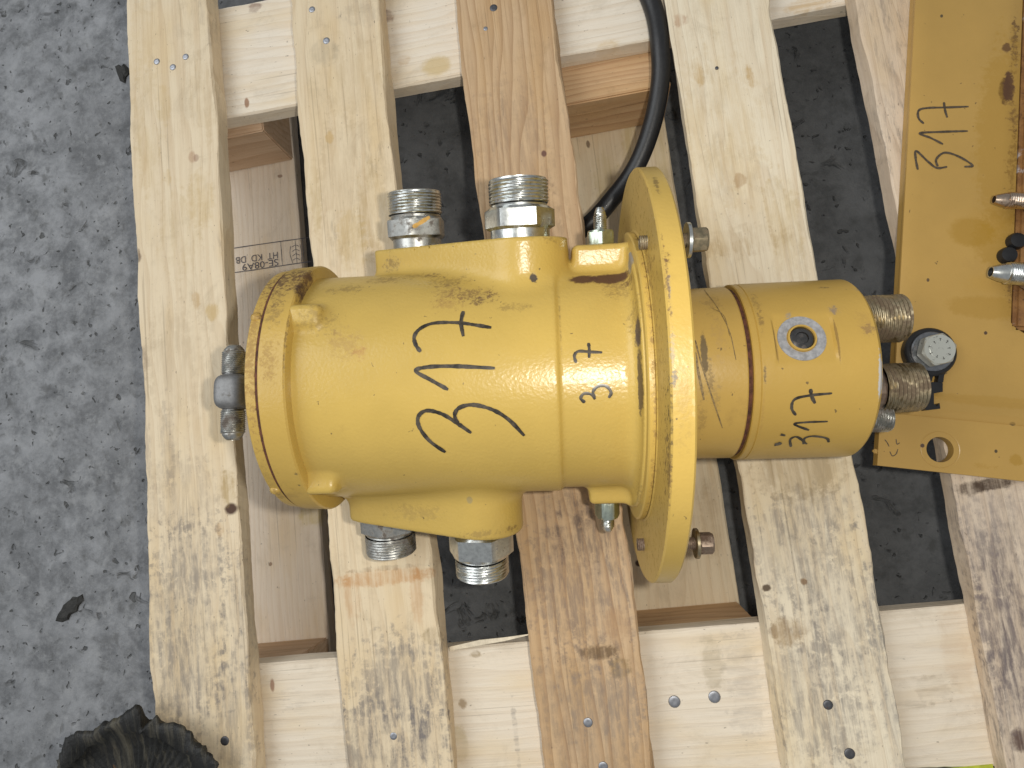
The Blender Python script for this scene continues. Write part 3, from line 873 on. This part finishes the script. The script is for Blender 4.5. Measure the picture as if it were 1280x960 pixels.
def hex_mesh(name, p0, Fr, h0, h1, rc, mat, parent, phase=0.0, stem=None):
    """hexagon with rounded corner chamfers; rc = corner radius; stem = (radius, from) below it"""
    vs, fs = [], []
    n = 48
    rows = []
    fl = rc * math.cos(math.pi / 6)
    def hexr(a):
        k = (a % (math.pi / 3)) - math.pi / 6
        return fl / math.cos(k)
    ch = (h1 - h0) * .12
    prof = []
    if stem:
        prof += [(stem[1], 'c', stem[0]), (h0, 'c', stem[0])]
    prof += [(h0, 'c', fl * .97), (h0 + ch, 'h', 1.0), (h1 - ch, 'h', 1.0), (h1, 'c', fl * .97), (h1, 'c', fl * .5)]
    for h, kind, v in prof:
        for k in range(n):
            a = 2 * math.pi * k / n
            rr = v if kind == 'c' else min(hexr(a), rc * .975)
            vs.append(np.array(p0) + Fr @ np.array([rr * math.cos(a + phase), rr * math.sin(a + phase), h]))
    for j in range(len(prof) - 1):
        for k in range(n):
            fs.append((j * n + k, j * n + (k + 1) % n, (j + 1) * n + (k + 1) % n, (j + 1) * n + k))
    o = mesh_obj(name, vs, fs, mat, parent)
    fixnorm(o)
    return sharp(o, 16)

def port(p0, axis, h_stem, h_hex0, h_hex1, h_end, r_thr, r_hex, phase, m_hex, m_thr, stem_r=None, pitch=.0026, bore=None, label=None):
    Fr = frame(axis, (0, 0, 1))
    hx = hex_mesh('port_fitting', p0, Fr, h_hex0, h_hex1, r_hex, m_hex, swivel, phase, (stem_r or r_thr * .95, h_stem))
    lathe_at('neck_collar', [(h_hex1 - .001, r_thr * .9), (h_hex1 + .002, r_thr * .93), (h_hex1 + .0035, r_thr * .88)], m_hex, hx, p0, Fr, 40)
    thread_mesh(p0, Fr, r_thr, h_hex1 + .003, h_end, pitch, .0011, bore or r_thr * .72, m_thr, hx)
    if label:
        hx['label'] = label
    return hx
UP, DN = (0, CR, SR), (0, -CR, -SR)
def proj_l(p):
    v = CAM_R.T @ (B3 @ np.asarray(p) + O - CAM_P)
    return 640 - F_PX * v[0] / v[2], 480 + F_PX * v[1] / v[2]
def h_at(p0, axis, py):
    lo_, hi_ = 0.05, 0.25
    y_lo, y_hi = (proj_l(np.array(p0) + np.array(axis) * h)[1] for h in (lo_, hi_))
    for _ in range(40):
        m = (lo_ + hi_) / 2
        y = proj_l(np.array(p0) + np.array(axis) * m)[1]
        if (y > py) == (y_lo > py):
            lo_ = m
        else:
            hi_ = m
    return lo_
def port_px(s_, w_, axis, y_h0, y_h1, y_end, r_thr, r_hex, phase, mh, mt_, label, stem=None, lift=0.0):
    p0 = roll(s_, 0, w_)
    # the rows are read on the top line of the fitting
    top = p0 + roll(0, 0, 1) * r_thr * .9
    port(p0, axis, .10, h_at(top, axis, y_h0), h_at(top, axis, y_h1), h_at(top, axis, y_end), r_thr, r_hex, phase, mh, mt_, stem, label=label)
port_px(S_UL, W_UL, UP, 297, 270, 236, .0240, .0272, 0.0, zinc_dirty, zinc, 'weathered zinc hose port with orange paint scrape', .0215)
port_px(S_UR, W_UR, UP, 285, 256, 219, .0240, .0288, math.pi / 6, zinc, zinc, 'bright zinc hose port with shiny hexagon', .0238)
port_px(S_LL, W_LL, DN, 648, 673, 701, .0234, .0276, 0.0, zinc_dirty, zinc_dirty, None, .022)
port_px(S_LR, W_LR, DN, 672, 704, 731, .0236, .0296, math.pi / 6 + .1, zinc, zinc, None, .022)
# small flare fittings on the lugs
def flare(p0, axis, h0, h1, h2, cone, r, rh, phase, mh, mt_, parent, name='flare_fitting', pitch=.0015):
    Fr = frame(axis, (0, 0, 1) if abs(axis[2]) < .5 else (1, 0, 0))
    hx = hex_mesh(name, p0, Fr, h0, h1, rh, mh, parent, phase, (rh * .7, h0 - .006))
    thread_mesh(p0, Fr, r, h1, h2, pitch, .0006, r * .38, mt_, hx, n=32, cone=cone)
    return hx
grz = metal('greenish_zinc', (.60, .68, .58), .25, .25, seed=7)
p0 = roll(loc(751, 290, .034)[0], 0, -.002)
flare(p0, UP, .1085, h_at(p0 + roll(0, 0, .008), UP, 287), h_at(p0 + roll(0, 0, .005), UP, 268), .006, .0056, .0118, 0.05, grz, zinc, swivel)
p0 = roll(loc(760, 645, -.02)[0], 0, .004)
flare(p0, DN, .104, h_at(p0 + roll(0, 0, .008), DN, 650), h_at(p0 + roll(0, 0, .005), DN, 661), .004, .0058, .0108, math.pi / 6, grz, zinc, swivel)

# tee on the end cover
tee_m = metal('dull_grey_forged_steel', (.27, .27, .27), .5, .3, (.12, .11, .10), 9, .75)
tc = loc(287, 490, 0.004)
bm = bmesh.new()
bmesh.ops.create_uvsphere(bm, u_segments=32, v_segments=20, radius=1)
for v in bm.verts:
    q = [math.copysign(abs(c) ** .55, c) for c in v.co]
    v.co = Vector((q[0] * .0140, q[1] * .0155, q[2] * .0150)) + Vector((tc[0] + .003, tc[1], .002))
me = bpy.data.meshes.new('tee_fitting'); bm.to_mesh(me); bm.free(); me.materials.append(tee_m)
me.polygons.foreach_set('use_smooth', [True] * len(me.polygons))
tee = bpy.data.objects.new('tee_fitting', me); C.objects.link(tee); tee.parent = swivel
tee['label'] = 'grey forged tee fitting on the end cover'
tx = loc(292, 490, 0.0)[0]
lathe_at('stem', [(0, .009), (.06, .009)], tee_m, tee, (tx, tc[1], 0), frame((1, 0, 0), (0, 0, 1)), 24)
for sgn in (1, -1):
    Fr = frame((0, sgn, 0), (0, 0, 1))
    lathe_at('arm', [(.008, .0088), (.018, .0088)], tee_m, tee, (tx, tc[1], 0), Fr, 28)
    thread_mesh((tx, tc[1], 0), Fr, .0104, .016, .0360, .0018, .0009, .005, zinc_dirty, tee, n=36, cone=.0055)

# right end ports
def endport(px, py, w, r, h0, h1, parent=swivel, mt_=zinc_yellow, hexr=None, bore=None, pitch=.0030):
    p = loc(px, py, w)
    Fr = frame((1, 0, 0), (0, 0, 1))
    q = (0, p[1], w)
    hx = hex_mesh('end_port', q, Fr, .2075, h0, hexr or r * 1.02, brown_steel, swivel, .3, (r * .8, .200))
    thread_mesh(q, Fr, r, h0, h1, pitch, .0017, bore or r * .7, mt_, hx, n=48)
    return hx
endport(1120, 398, .014, .0195, .2200, loc(1137, 397, .014 + .01)[0])
endport(1140, 484, .022, .0195, .2260, loc(1156, 484, .03)[0])
endport(1106, 522, .020, .0115, .2150, loc(1116, 525, .025)[0], mt_=zinc_dirty, pitch=.0018)

# flange bolts
def fbolt(p, h_w, gap_shaft, mat, mw, r=.0085):
    Fr = frame((1, 0, 0), (0, 0, 1))
    q = (0, p[0], p[1])
    hx = hex_mesh('flange_bolt', q, Fr, h_w + .003, h_w + .0145, r * 1.08, mat, swivel, .2)
    lathe_at('washer', [(h_w, .005), (h_w, .0118), (h_w + .0005, .0122), (h_w + .0026, .0122), (h_w + .003, .0118), (h_w + .003, .005)], mw, hx, q, Fr, 36, closed=True)
    thread_mesh(q, Fr, .0052, .036, h_w + .001, .0015, .0006, .001, brown_steel if gap_shaft else mat, hx, n=24)
    # cap of the bolt head
    lathe_at('bolt_top', [(h_w + .0143, r * .6), (h_w + .0147, r * .5), (h_w + .0147, 0)], mat, hx, q, Fr, 24)
pb1 = (loc(868, 300, .105)[1], .105)
fbolt(pb1, loc(857, 300, .105)[0], False, zinc_yellow, zinc)
pb2 = (loc(880, 679, .0)[1], .0)
fbolt(pb2, loc(868, 679, .0)[0], True, brown_steel, zinc_yellow)

# orange paint smear on the upper left hexagon
def f_hex(p):
    q = unroll(p) - np.array([S_UL, 0, W_UL])
    a = np.arctan2(q[:, 0], q[:, 2])
    k = (a % (math.pi / 3)) - math.pi / 6
    return np.hypot(q[:, 0], q[:, 2]) - .0272 * .975 * np.minimum(math.cos(math.pi / 6) / np.cos(k) / .975, 1)
hex_ul = [o for o in swivel.children if o.name.startswith('port_fitting')][0]
ink_on(hex_ul, [[(516, 284), (526, 278), (537, 271)]], .0034, plain('orange_paint_smear', (.62, .36, .09), .45), f_hex, 'paint_smear', .0003)
# dark scuffs across the rotor neck
def f_neck(p):
    return np.hypot(p[:, 1], p[:, 2]) - .0706
for st, w_ in (([(869, 425), (876, 452), (888, 490), (903, 535)], .0011), ([(880, 362), (897, 385), (912, 415), (920, 450)], .0007), ([(869, 440), (873, 465), (880, 500)], .0018), ([(890, 385), (905, 395), (912, 420)], .0005)):
    ink_on(neck, [st], w_, plain('dark_scuff', (.20, .135, .05), .6, .5, 500), f_neck, 'scuff_mark', .0001)

# ------------------------------------------------------------------ black hose
def tube(name, pts, r, mat, parent=None, n=20, cap=True):
    cp = catmull(pts, 10)
    vs, fs = [], []
    for i, p in enumerate(cp):
        t = cp[min(i + 1, len(cp) - 1)] - cp[max(i - 1, 0)]
        t /= np.linalg.norm(t)
        Fr = frame(t, (0, 0, 1) if abs(t[2]) < .8 else (1, 0, 0))
        for k in range(n):
            a = 2 * math.pi * k / n
            vs.append(p + Fr @ np.array([r * math.cos(a), r * math.sin(a), 0]))
    m = len(cp)
    for j in range(m - 1):
        for k in range(n):
            fs.append((j * n + k, j * n + (k + 1) % n, (j + 1) * n + (k + 1) % n, (j + 1) * n + k))
    fs.append(tuple(range(n))); fs.append(tuple(range((m - 1) * n, m * n)))
    o = mesh_obj(name, vs, fs, mat, parent)
    fixnorm(o)
    return sharp(o, 50)
hose_pts = [W(775, -90, -.0125), W(800, -30, -.0122), W(818, 15, -.012), (W(825, 60, -.0125)), W(825, 105, -.022), W(814, 160, -.036), W(794, 210, -.050), W(766, 248, -.062), W(735, 281, -.072), W(690, 310, -.085), W(640, 330, -.1)]
rubber = plain('black_hose_rubber', (.014, .014, .015), .42, .2, 300)
hose = tube('rubber_hose', hose_pts, .0098, rubber)
tag(hose, 'black rubber hose curving down between the deck boards beside the flange', 'hose')

# ------------------------------------------------------------------ yellow bracket on the right
brk = empty('yellow_bracket', 'flat tan yellow steel bracket marked 317 with oily hole and clamp bolt', 'bracket')
EX = np.array([.974, -.225, 0]); EX /= np.linalg.norm(EX)
EY = np.array([-EX[1], EX[0], 0])
PA = np.array([.2455, -.0335, 0])
MB_ = Matrix.Identity(4)
for i in range(3):
    MB_[i][0], MB_[i][1], MB_[i][2], MB_[i][3] = EX[i], EY[i], (0, 0, 1)[i], PA[i]
brk.matrix_world = MB_
def BL(px, py, z):
    p = W(px, py, z) - PA
    return np.array([p @ EX, p @ EY, p[2]])
ZM, ZL, TH = .0165, .0108, .0045
oil = (.36, .20, .022)
br_spots = [(BL(1268, 60, ZM), (.006, .06, .02), (.07, .03, .015), .95, .45), (BL(1266, 200, ZM), (.008, .05, .02), (.07, .03, .015), .95, .45), (BL(1266, 330, ZM), (.008, .06, .02), (.09, .04, .02), .9, .45), (BL(1256, 112, ZM), (.006, .015, .02), (.05, .025, .015), .95, .3), (BL(1215, 290, ZM), (.022, .016, .02), oil, .7, .12), (BL(1250, 300, ZM), (.026, .03, .02), oil, .55, .2), (BL(1255, 170, ZM), (.028, .11, .02), oil, .5, .25), (BL(1235, 385, ZM), (.04, .012, .02), oil, .5, .2), (BL(1260, 110, ZM), (.006, .018, .02), (.08, .035, .02), .9, .35),
            (BL(1258, 60, ZM), (.005, .006, .02), RUST, .8, .3), (BL(1268, 150, ZM), (.008, .02, .02), RUST, .7, .4), (BL(1177, 20, ZM), (.0015, .002, .02), (.06, .05, .03), .9, .1), (BL(1232, 416, ZM), (.0018, .002, .02), (.04, .02, .02), .9, .2), (BL(1160, 350, ZM), (.0015, .002, .02), (.08, .05, .03), .9, .1),
            (BL(1266, 530, ZL), (.003, .002, .02), (.04, .03, .02), .9, .2), (BL(1245, 564, ZL), (.0015, .0018, .02), (.04, .03, .02), .9, .1), (BL(1153, 557, ZL), (.002, .002, .02), (.05, .03, .03), .9, .2), (BL(1270, 575, ZL), (.006, .006, .02), oil, .7, .3), (BL(1230, 583, ZL), (.02, .005, .02), oil, .5, .4),
            (BL(1240, 503, ZL), (.08, .006, .02), oil, .35, .2), (BL(1200, 520, ZL), (.1, .005, .02), (.42, .25, .06), .6, .2), (BL(1240, 600, ZL), (.08, .0025, .02), RUST, .7, .5), (BL(1271, 300, ZM), (.004, .1, .02), RUST, .7, .5)]
br_m = paint('tan_yellow_paint', (.455, .28, .075), br_spots, .36, .2, .25, 6)
# main plate : profile across the fold, swept sideways
pr = [(.0475, ZL - .0006), (.051, ZL + .0002), (.056, ZL + .0022), (.061, ZL + .005), (.0655, ZL + .0072), (.070, ZM), (.10, ZM), (.20, ZM), (.30, ZM), (.40, ZM), (.50, ZM)]
xs0 = .0085
def right_edge(y):
    return .1035 if y > .135 else .17
vs, fs = [], []
NX = 8
for (y, z) in pr[:6] + [(yy, ZM) for yy in (.09, .11, .128, .1285, .132, .1345, .137, .1385)] + pr[7:]:
    x1 = .17
    if y > .128:
        t = min(1, (y - .128) / .0105)
        x1 = .1010 + .012 * (1 - math.sin(t * math.pi / 2))
    for k in range(NX):
        x = xs0 + (x1 - xs0) * k / (NX - 1)
        vs.append((x, y, z))
rows = len(vs) // NX
for j in range(rows - 1):
    for k in range(NX - 1):
        fs.append((j * NX + k, j * NX + k + 1, (j + 1) * NX + k + 1, (j + 1) * NX + k))
plate = mesh_obj('bracket_plate', vs, fs, br_m, brk)
def solid(o, th, bev=.0008):
    m = o.modifiers.new('sol', 'SOLIDIFY'); m.thickness = th; m.offset = -1
    if bev:
        b = o.modifiers.new('bev', 'BEVEL'); b.width = bev; b.segments = 2; b.limit_method = 'ANGLE'; b.angle_limit = math.radians(50)
fixnorm(plate)
if plate.data.polygons[0].normal.z < 0:
    plate.data.flip_normals()
sharp(plate, 40)
solid(plate, TH)
# folded left lip reaching down to the boards
def boxm(name, lo, hi, mat, parent, bev=.001):
    bm = bmesh.new()
    bmesh.ops.create_cube(bm, size=1)
    for v in bm.verts:
        v.co = Vector([(lo[i] + hi[i]) / 2 + v.co[i] * (hi[i] - lo[i]) for i in range(3)])
    if bev:
        bmesh.ops.bevel(bm, geom=list(bm.edges), offset=bev, segments=2, affect='EDGES')
    me = bpy.data.meshes.new(name); bm.to_mesh(me); bm.free()
    me.materials.append(mat)
    o = bpy.data.objects.new(name, me); C.objects.link(o)
    if parent:
        o.parent = parent
    return o
boxm('side_lip', (xs0 + .001, .073, .0004), (xs0 + .0055, .50, ZM - TH), br_m, brk)
# lower flange with the hole
hc = BL(1175, 562, ZL)[:2]
hr = .0112
n = 48
vs, fs = [], []
x0, x1, y0_, y1_ = 0.0, .17, 0.0, .0475
for k in range(n):
    a = 2 * math.pi * k / n
    c, s_ = math.cos(a), math.sin(a)
    t = min((x1 - hc[0]) / c if c > 1e-9 else 1e9, (x0 - hc[0]) / c if c < -1e-9 else 1e9, (y1_ - hc[1]) / s_ if s_ > 1e-9 else 1e9, (y0_ - hc[1]) / s_ if s_ < -1e-9 else 1e9)
    for f_, z in ((hr, 0), (hr + .0042, 0), (hr + .0047, .0006), (hr + .0053, 0)):
        vs.append((hc[0] + c * f_, hc[1] + s_ * f_, ZL + z * -.5))
    vs.append((hc[0] + c * t, hc[1] + s_ * t, ZL))
for k in range(n):
    for j in range(4):
        fs.append((k * 5 + j, k * 5 + j + 1, ((k + 1) % n) * 5 + j + 1, ((k + 1) % n) * 5 + j))
# the four rectangle corners
base = len(vs)
for cx_, cy_ in ((x0, y0_), (x1, y0_), (x1, y1_), (x0, y1_)):
    ang = math.atan2(cy_ - hc[1], cx_ - hc[0]) % (2 * math.pi)
    k = int(ang / (2 * math.pi) * n) % n
    vs.append((cx_, cy_, ZL))
    fs.append((k * 5 + 4, len(vs) - 1, ((k + 1) % n) * 5 + 4))
low = mesh_obj('lower_flange', vs, fs, br_m, brk)
fixnorm(low)
if sum(p.normal.z for p in low.data.polygons) < 0:
    low.data.flip_normals()
solid(low, .0095, 0)
boxm('foot_strip', (.006, .004, .0003), (.0105, .046, ZL - .0097), br_m, brk, 0)
boxm('foot_strip', (.105, .004, .0003), (.15, .046, ZL - .0097), br_m, brk, 0)
p = BL(1094, 570, .008)
boxm('weld_tack', (-.0035, .0105, .006), (.001, .0145, .0095), br_m, brk, .001)

# numbers on the bracket
def plate_ink(strokes, z, width, mat):
    vs, fs = [], []
    r = np.random.default_rng(9)
    for i, st in enumerate(strokes):
        cp = catmull(st, 9)
        pp = [BL(x, y, z) for x, y in cp]
        ribbon(pp, [np.array([0, 0, 1.0])] * len(pp), width, .0003 + i * .00004, vs, fs, r)
    return mesh_obj('handwritten_number', vs, fs, mat, plate, True)
pn_ = [crop(840, 0, s) for s in ([(915, 450), (896, 430), (897, 402), (930, 393), (1000, 391), (1078, 388)], [(988, 372), (992, 400), (1000, 428)],
       [(985, 525), (940, 502), (900, 485), (980, 480), (1075, 477)], [(893, 618), (885, 575), (888, 550), (930, 588), (962, 611), (1000, 607)], [(965, 606), (960, 580), (990, 556), (1040, 569), (1092, 602), (1062, 607)])]
plate_ink(pn_, ZM, .0020, ink_thin)
scr = [crop(1080, 480, s, 6.4) for s in ([(165, 445), (185, 470), (200, 500)], [(205, 540), (225, 575), (255, 560), (270, 520)], [(255, 440), (262, 480), (285, 470)])]
plate_ink(scr, ZL, .0008, ink_thin)

# rusty housing seen through the cut-out at the right
rust_b = NB('rust_stained_housing')
n1 = rust_b.noise(rust_b.co, 60, 5, .7); n2 = rust_b.noise(rust_b.mapping(rust_b.co, (2, 1, 0)), 45, 4, .6, .5); n3 = rust_b.noise(rust_b.co, 200, 4, .7)
cc = rust_b.mix(rust_b.map(n1, .3, .7), (.17, .075, .025), (.30, .15, .045))
cc = rust_b.mix(rust_b.map(n2, .60, .68), cc, (.45, .40, .38))
cc = rust_b.mix(rust_b.math('MULTIPLY', rust_b.map(n3, .55, .7), .6), cc, (.04, .02, .012))
rust_m = rust_b.out(color=cc, rough=.6, normal=rust_b.bump(n3, .6, .001))
boxm('rusty_housing', (.1022, .131, .0005), (.19, .50, .0195), rust_m, brk, .003)
rh = brk.children[-1]
lipm = plain('rusted_edge', (.09, .035, .018), .8, .5, 150)
# flared fittings pointing over the plate
def side_fit(px, py, z, r, L, px2, cone, mat):
    p = BL(px, py, z)
    q = (p[0], p[1], z)
    Fr = frame((-1, 0, 0), (0, 0, 1))
    hx = hex_mesh('flare_fitting', q, Fr, -L - .020, -L, r * 1.45, brown_steel, brk, .2)
    thread_mesh(q, Fr, r, -L, -.002, .0018, .0008, r * .42, mat, hx, n=36, cone=cone)
side_fit(1255, 250, .036, .0072, .020, 0, .010, metal('coppery_steel', (.58, .46, .36), .25, .3, seed=11))
side_fit(1254, 341, .036, .0096, .018, 0, .012, zinc)
black_pl = plain('black_plastic', (.012, .012, .013), .38, .2, 150)
boxm('fitting_saddle', (.112, BL(1255, 250, .03)[1] - .012, .017), (.16, BL(1255, 250, .03)[1] + .010, .0345), rust_m, rh, .003)
boxm('fitting_saddle', (.112, BL(1255, 341, .03)[1] - .012, .017), (.16, BL(1255, 341, .03)[1] + .012, .0345), rust_m, rh, .003)
for px, py, rr in ((1262, 318, .0075), (1273, 300, .0075)):
    p = BL(px, py, ZM + .006)
    lathe_at('rubber_cap', [(0, rr), (.004, rr), (.0065, rr * .85), (.0075, rr * .4), (.0075, 0)], black_pl, brk, (p[0], p[1], ZM), frame((0, 0, 1), (1, 0, 0)), 24)

# black clip with the clamp bolt
cl = BL(1160, 441, ZM + .004)
Fz = frame((0, 0, 1), (1, 0, 0))
clip = lathe_at('cable_clip', [(.0002, .012), (.0002, .0202), (.0015, .0215), (.0085, .0215), (.0100, .0202), (.0100, .012)], black_pl, brk, (cl[0], cl[1], ZM), Fz, 48, closed=True)
clip['label'] = 'black plastic clip with hooked tail under the bolt'
lathe_at('washer', [(.0098, .004), (.0098, .0168), (.0104, .0174), (.0122, .0174), (.0128, .0166), (.0128, .004)], metal('dark_washer_steel', (.30, .31, .33), .3, .15, seed=12), clip, (cl[0], cl[1], ZM), Fz, 40, closed=True)
bolt_white = NB('pale_bolt_head')
n_ = bolt_white.noise(bolt_white.co, 330, 3, .6)
bolt_head_m = bolt_white.out(color=bolt_white.mix(bolt_white.map(n_, .62, .72), (.52, .53, .48), (.22, .22, .20)), rough=.38, metal=.45)
bh = hex_mesh('clamp_bolt', (cl[0], cl[1], ZM), Fz, .0126, .0245, .0148, bolt_head_m, brk, .35)
lathe_at('bolt_top', [(.0244, .0085), (.0247, .0080), (.0247, 0)], bolt_head_m, bh, (cl[0], cl[1], ZM), Fz, 24)
# grade marks stamped round the bolt head
mark_m = plain('dark_stamping', (.05, .05, .045), .6)
r8 = np.random.default_rng(3)
vs, fs = [], []
for k in range(9):
    a = k * .7 + .2
    rad = .0080 if k % 3 else .0068
    cx_, cy_ = cl[0] + rad * math.cos(a), cl[1] + rad * math.sin(a)
    for st in ([(0, -.0011), (0, .0011)], [(-.0008, .0011), (.0008, .0009)]):
        pp = [np.array([cx_ + x * math.sin(a) + y * math.cos(a), cy_ - x * math.cos(a) + y * math.sin(a), ZM + .0249]) for x, y in catmull(st, 4)]
        ribbon(pp, [np.array([0, 0, 1.0])] * len(pp), .0005, .0001, vs, fs, r8)
mesh_obj('grade_marks', vs, fs, mark_m, bh)
# tail of the clip
def ext_poly(name, pts, z0, z1, mat, parent):
    n = len(pts)
    vs = [(x, y, z0) for x, y in pts] + [(x, y, z1) for x, y in pts]
    fs = [tuple(range(n - 1, -1, -1)), tuple(range(n, 2 * n))] + [(i, (i + 1) % n, n + (i + 1) % n, n + i) for i in range(n)]
    o = mesh_obj(name, vs, fs, mat, parent)
    fixnorm(o)
    return o
def P2(lst):
    return [tuple(BL(x, y, ZM + .005)[:2]) for x, y in lst]
ext_poly('clip_strap', P2([(1187, 437), (1186, 452), (1178, 470), (1177, 478), (1170, 478), (1172, 466), (1180, 448)]), ZM + .001, ZM + .008, black_pl, clip)
ext_poly('clip_strap', P2([(1158, 462), (1166, 462), (1163, 476), (1158, 484), (1155, 484)]), ZM + .001, ZM + .008, black_pl, clip)
ext_poly('clip_tail', P2([(1157, 478), (1177, 478), (1177, 490), (1166, 492), (1166, 505), (1170, 508), (1173, 504), (1174, 511), (1157, 513), (1153, 510), (1158, 500)]), ZM - .001, ZM + .007, black_pl, clip)

# ------------------------------------------------------------------ stamp on the bottom board
stamp_ink = plain('grey_stamp_ink', (.10, .095, .11), .8, .5, 300)
def stamp():
    z = -.1225
    vs, fs = [], []
    r = np.random.default_rng(2)
    def S(a, b):   # crop coordinates 260,120 scale 4
        return W(260 + a / 4, 120 + b / 4, z)
    def line(pts, w):
        cp = [S(*q) for q in catmull(pts, 8)]
        ribbon(cp, [np.array([0, 0, 1.0])] * len(cp), w, .0009, vs, fs, r)
    line([(60, 772), (300, 737), (520, 707)], .0011)
    line([(60, 892), (200, 875), (420, 842), (520, 828)], .0011)
    line([(365, 730), (374, 850)], .0008)
    line([(474, 715), (482, 835)], .0008)
    # wheat ear symbol
    line([(437, 722), (447, 840)], .0007)
    for t in (0, 1, 2, 3):
        y = 745 + t * 22
        line([(420 + t * 1.5, y + 12), (439 + t, y)], .0007)
        line([(458 + t * 1.5, y + 8), (440 + t, y)], .0007)
    line([(415, 750), (412, 790), (425, 838)], .0007)
    line([(462, 742), (470, 790), (468, 832)], .0007)
    o = mesh_obj('treatment_stamp', vs, fs, stamp_ink, runner1)
    for txt, right, left, h in (('SE-08A9', (352, 815), (172, 843), .0085), ('HT  KD  DB', (350, 780), (140, 808), .0085)):
        cu = bpy.data.curves.new('stamp_text', 'FONT')
        cu.body = txt
        cu.size = 1.0
        to = bpy.data.objects.new('stamp_text', cu)
        C.objects.link(to)
        dg = bpy.context.evaluated_depsgraph_get()
        me = bpy.data.meshes.new_from_object(to.evaluated_get(dg))
        bpy.data.objects.remove(to)
        p0 = S(*right); p1 = S(*left)
        ex = (p1 - p0); L = np.linalg.norm(ex); ex /= L
        ey = np.cross([0, 0, 1], ex)
        co = np.array([v.co[:] for v in me.vertices])
        wd = co[:, 0].max() - co[:, 0].min(); ht = co[:, 1].max()
        for i, v in enumerate(me.vertices):
            q = p0 + ex * (co[i, 0] - co[:, 0].min()) / wd * L + ey * (co[i, 1] / ht * h)
            v.co = (q[0], q[1], z + .0009)
        me.materials.append(stamp_ink)
        o2 = bpy.data.objects.new('stamp_text', me)
        C.objects.link(o2)
        o2.parent = runner1
stamp()

# ------------------------------------------------------------------ torn black sleeve, chips, strap
def torn_sleeve():
    c = W(152, 1030, .02)
    bb = NB('oily_black_rubber')
    n = bb.noise(bb.co, 60, 5, .7); n2 = bb.noise(bb.mapping(bb.co, (0, 0, 0), (170, 14, 30)), 1.0, 4, .6)
    col = bb.mix(bb.map(n2, .45, .7), (.009, .009, .008), (.075, .066, .045))
    col = bb.mix(bb.math('MULTIPLY', bb.map(n, .66, .74), .6), col, (.20, .09, .02))
    m = bb.out(color=col, rough=.6, normal=bb.bump(bb.math('ADD', n, n2), .8, .003))
    r = np.random.default_rng(12)
    n = 260
    vs, fs = [], []
    rag = smooth_noise(n, 22, .007, r) + smooth_noise(n, 9, .004, r) + smooth_noise(n, 3, .002, r) + smooth_noise(n, 1, .0016, r)
    rag2 = smooth_noise(n, 7, .004, r) + smooth_noise(n, 1, .001, r)
    for k in range(n):
        a = 2 * math.pi * k / n
        notch = -.012 * math.exp(-((a - 1.26) / .035) ** 2) + .009 * math.exp(-(max(0, 1.32 - a) / .02 + max(0, a - 1.32) / .22) ** 2)
        rr = .092 + .006 * math.sin(2 * a + .6)
        ro = rr + rag[k] + notch
        rib = .0011 * math.sin(k * 1.7) + .0006 * r.normal()
        prof = [(rr - .014, .001), (rr - .003, .002), (rr - .001 + rag[k] * .4, .012), (ro, .020), (ro + .001, .0225), (ro - .004, .0235 + rag2[k] * .6), (rr - .009 + rag2[k] * .7, .0215), (rr - .013 + rag[k] * .5, .016 + rib), (rr - .024, .010 + rib), (rr - .045, .006 + rib), (.004, .005)]
        for q, z in prof:
            vs.append((q * math.cos(a), q * math.sin(a), z))
    M_ = 11
    for k in range(n):
        for j in range(M_ - 1):
            fs.append((k * M_ + j, k * M_ + j + 1, ((k + 1) % n) * M_ + j + 1, ((k + 1) % n) * M_ + j))
    o = mesh_obj('torn_sleeve', vs, fs, m, None, True)
    fixnorm(o)
    o.location = (c[0], c[1], .0005)
    tag(o, 'torn oily black rubber cup lying on the end of the outermost board', 'rubber cup')
torn_sleeve()

chip_m = plain('black_debris', (.022, .021, .018), .7, .4, 200, bumpd=.002)
def chip(pts, h, label, seed):
    r = np.random.default_rng(seed)
    ps = [W(x, y, ZF) for x, y in pts]
    c = sum(ps) / len(ps)
    n = len(ps)
    vs = []
    for sc_, z in ((1.0, 0.0003), (.97, h * .5), (.7, h)):
        for p in ps:
            q = c + (p - c) * sc_ * (1 + r.normal(0, .05))
            vs.append((q[0] - c[0], q[1] - c[1], z + (r.normal(0, h * .1) if z > .001 else 0)))
    vs.append((0, 0, h * 1.02))
    fs = [tuple(range(n - 1, -1, -1))]
    for j in range(2):
        for k in range(n):
            fs.append((j * n + k, j * n + (k + 1) % n, (j + 1) * n + (k + 1) % n, (j + 1) * n + k))
    for k in range(n):
        fs.append((2 * n + k, 2 * n + (k + 1) % n, 3 * n))
    o = mesh_obj('debris_chip', vs, fs, chip_m)
    fixnorm(o)
    o.location = (c[0], c[1], ZF)
    tag(o, label, 'debris')
chip([(70, 776), (73, 768), (77, 762), (80, 756), (87, 751), (91, 746), (97, 746), (103, 743), (104, 751), (99, 757), (97, 764), (89, 768), (86, 775), (78, 778)], .0035, 'black flake of debris lying alone on the bare concrete floor', 1)
chip([(145, 84), (149, 81), (153, 84), (156, 80), (160, 85), (162, 92), (158, 97), (157, 104), (151, 101), (147, 94)], .0035, 'dark crumb of dirt on the floor against the pallet edge', 2)
lime = plain('yellow_green_plastic', (.46, .50, .05), .45, .2)
o = ext_poly('plastic_strap', [(0, 0), (.062, .0022), (.062, -.018), (0, -.018)], 0, .0012, lime, None)
o.location = (.2455, -.3040, -.0222)
tag(o, 'yellow green plastic strap on the edge of the cross board', 'strap')
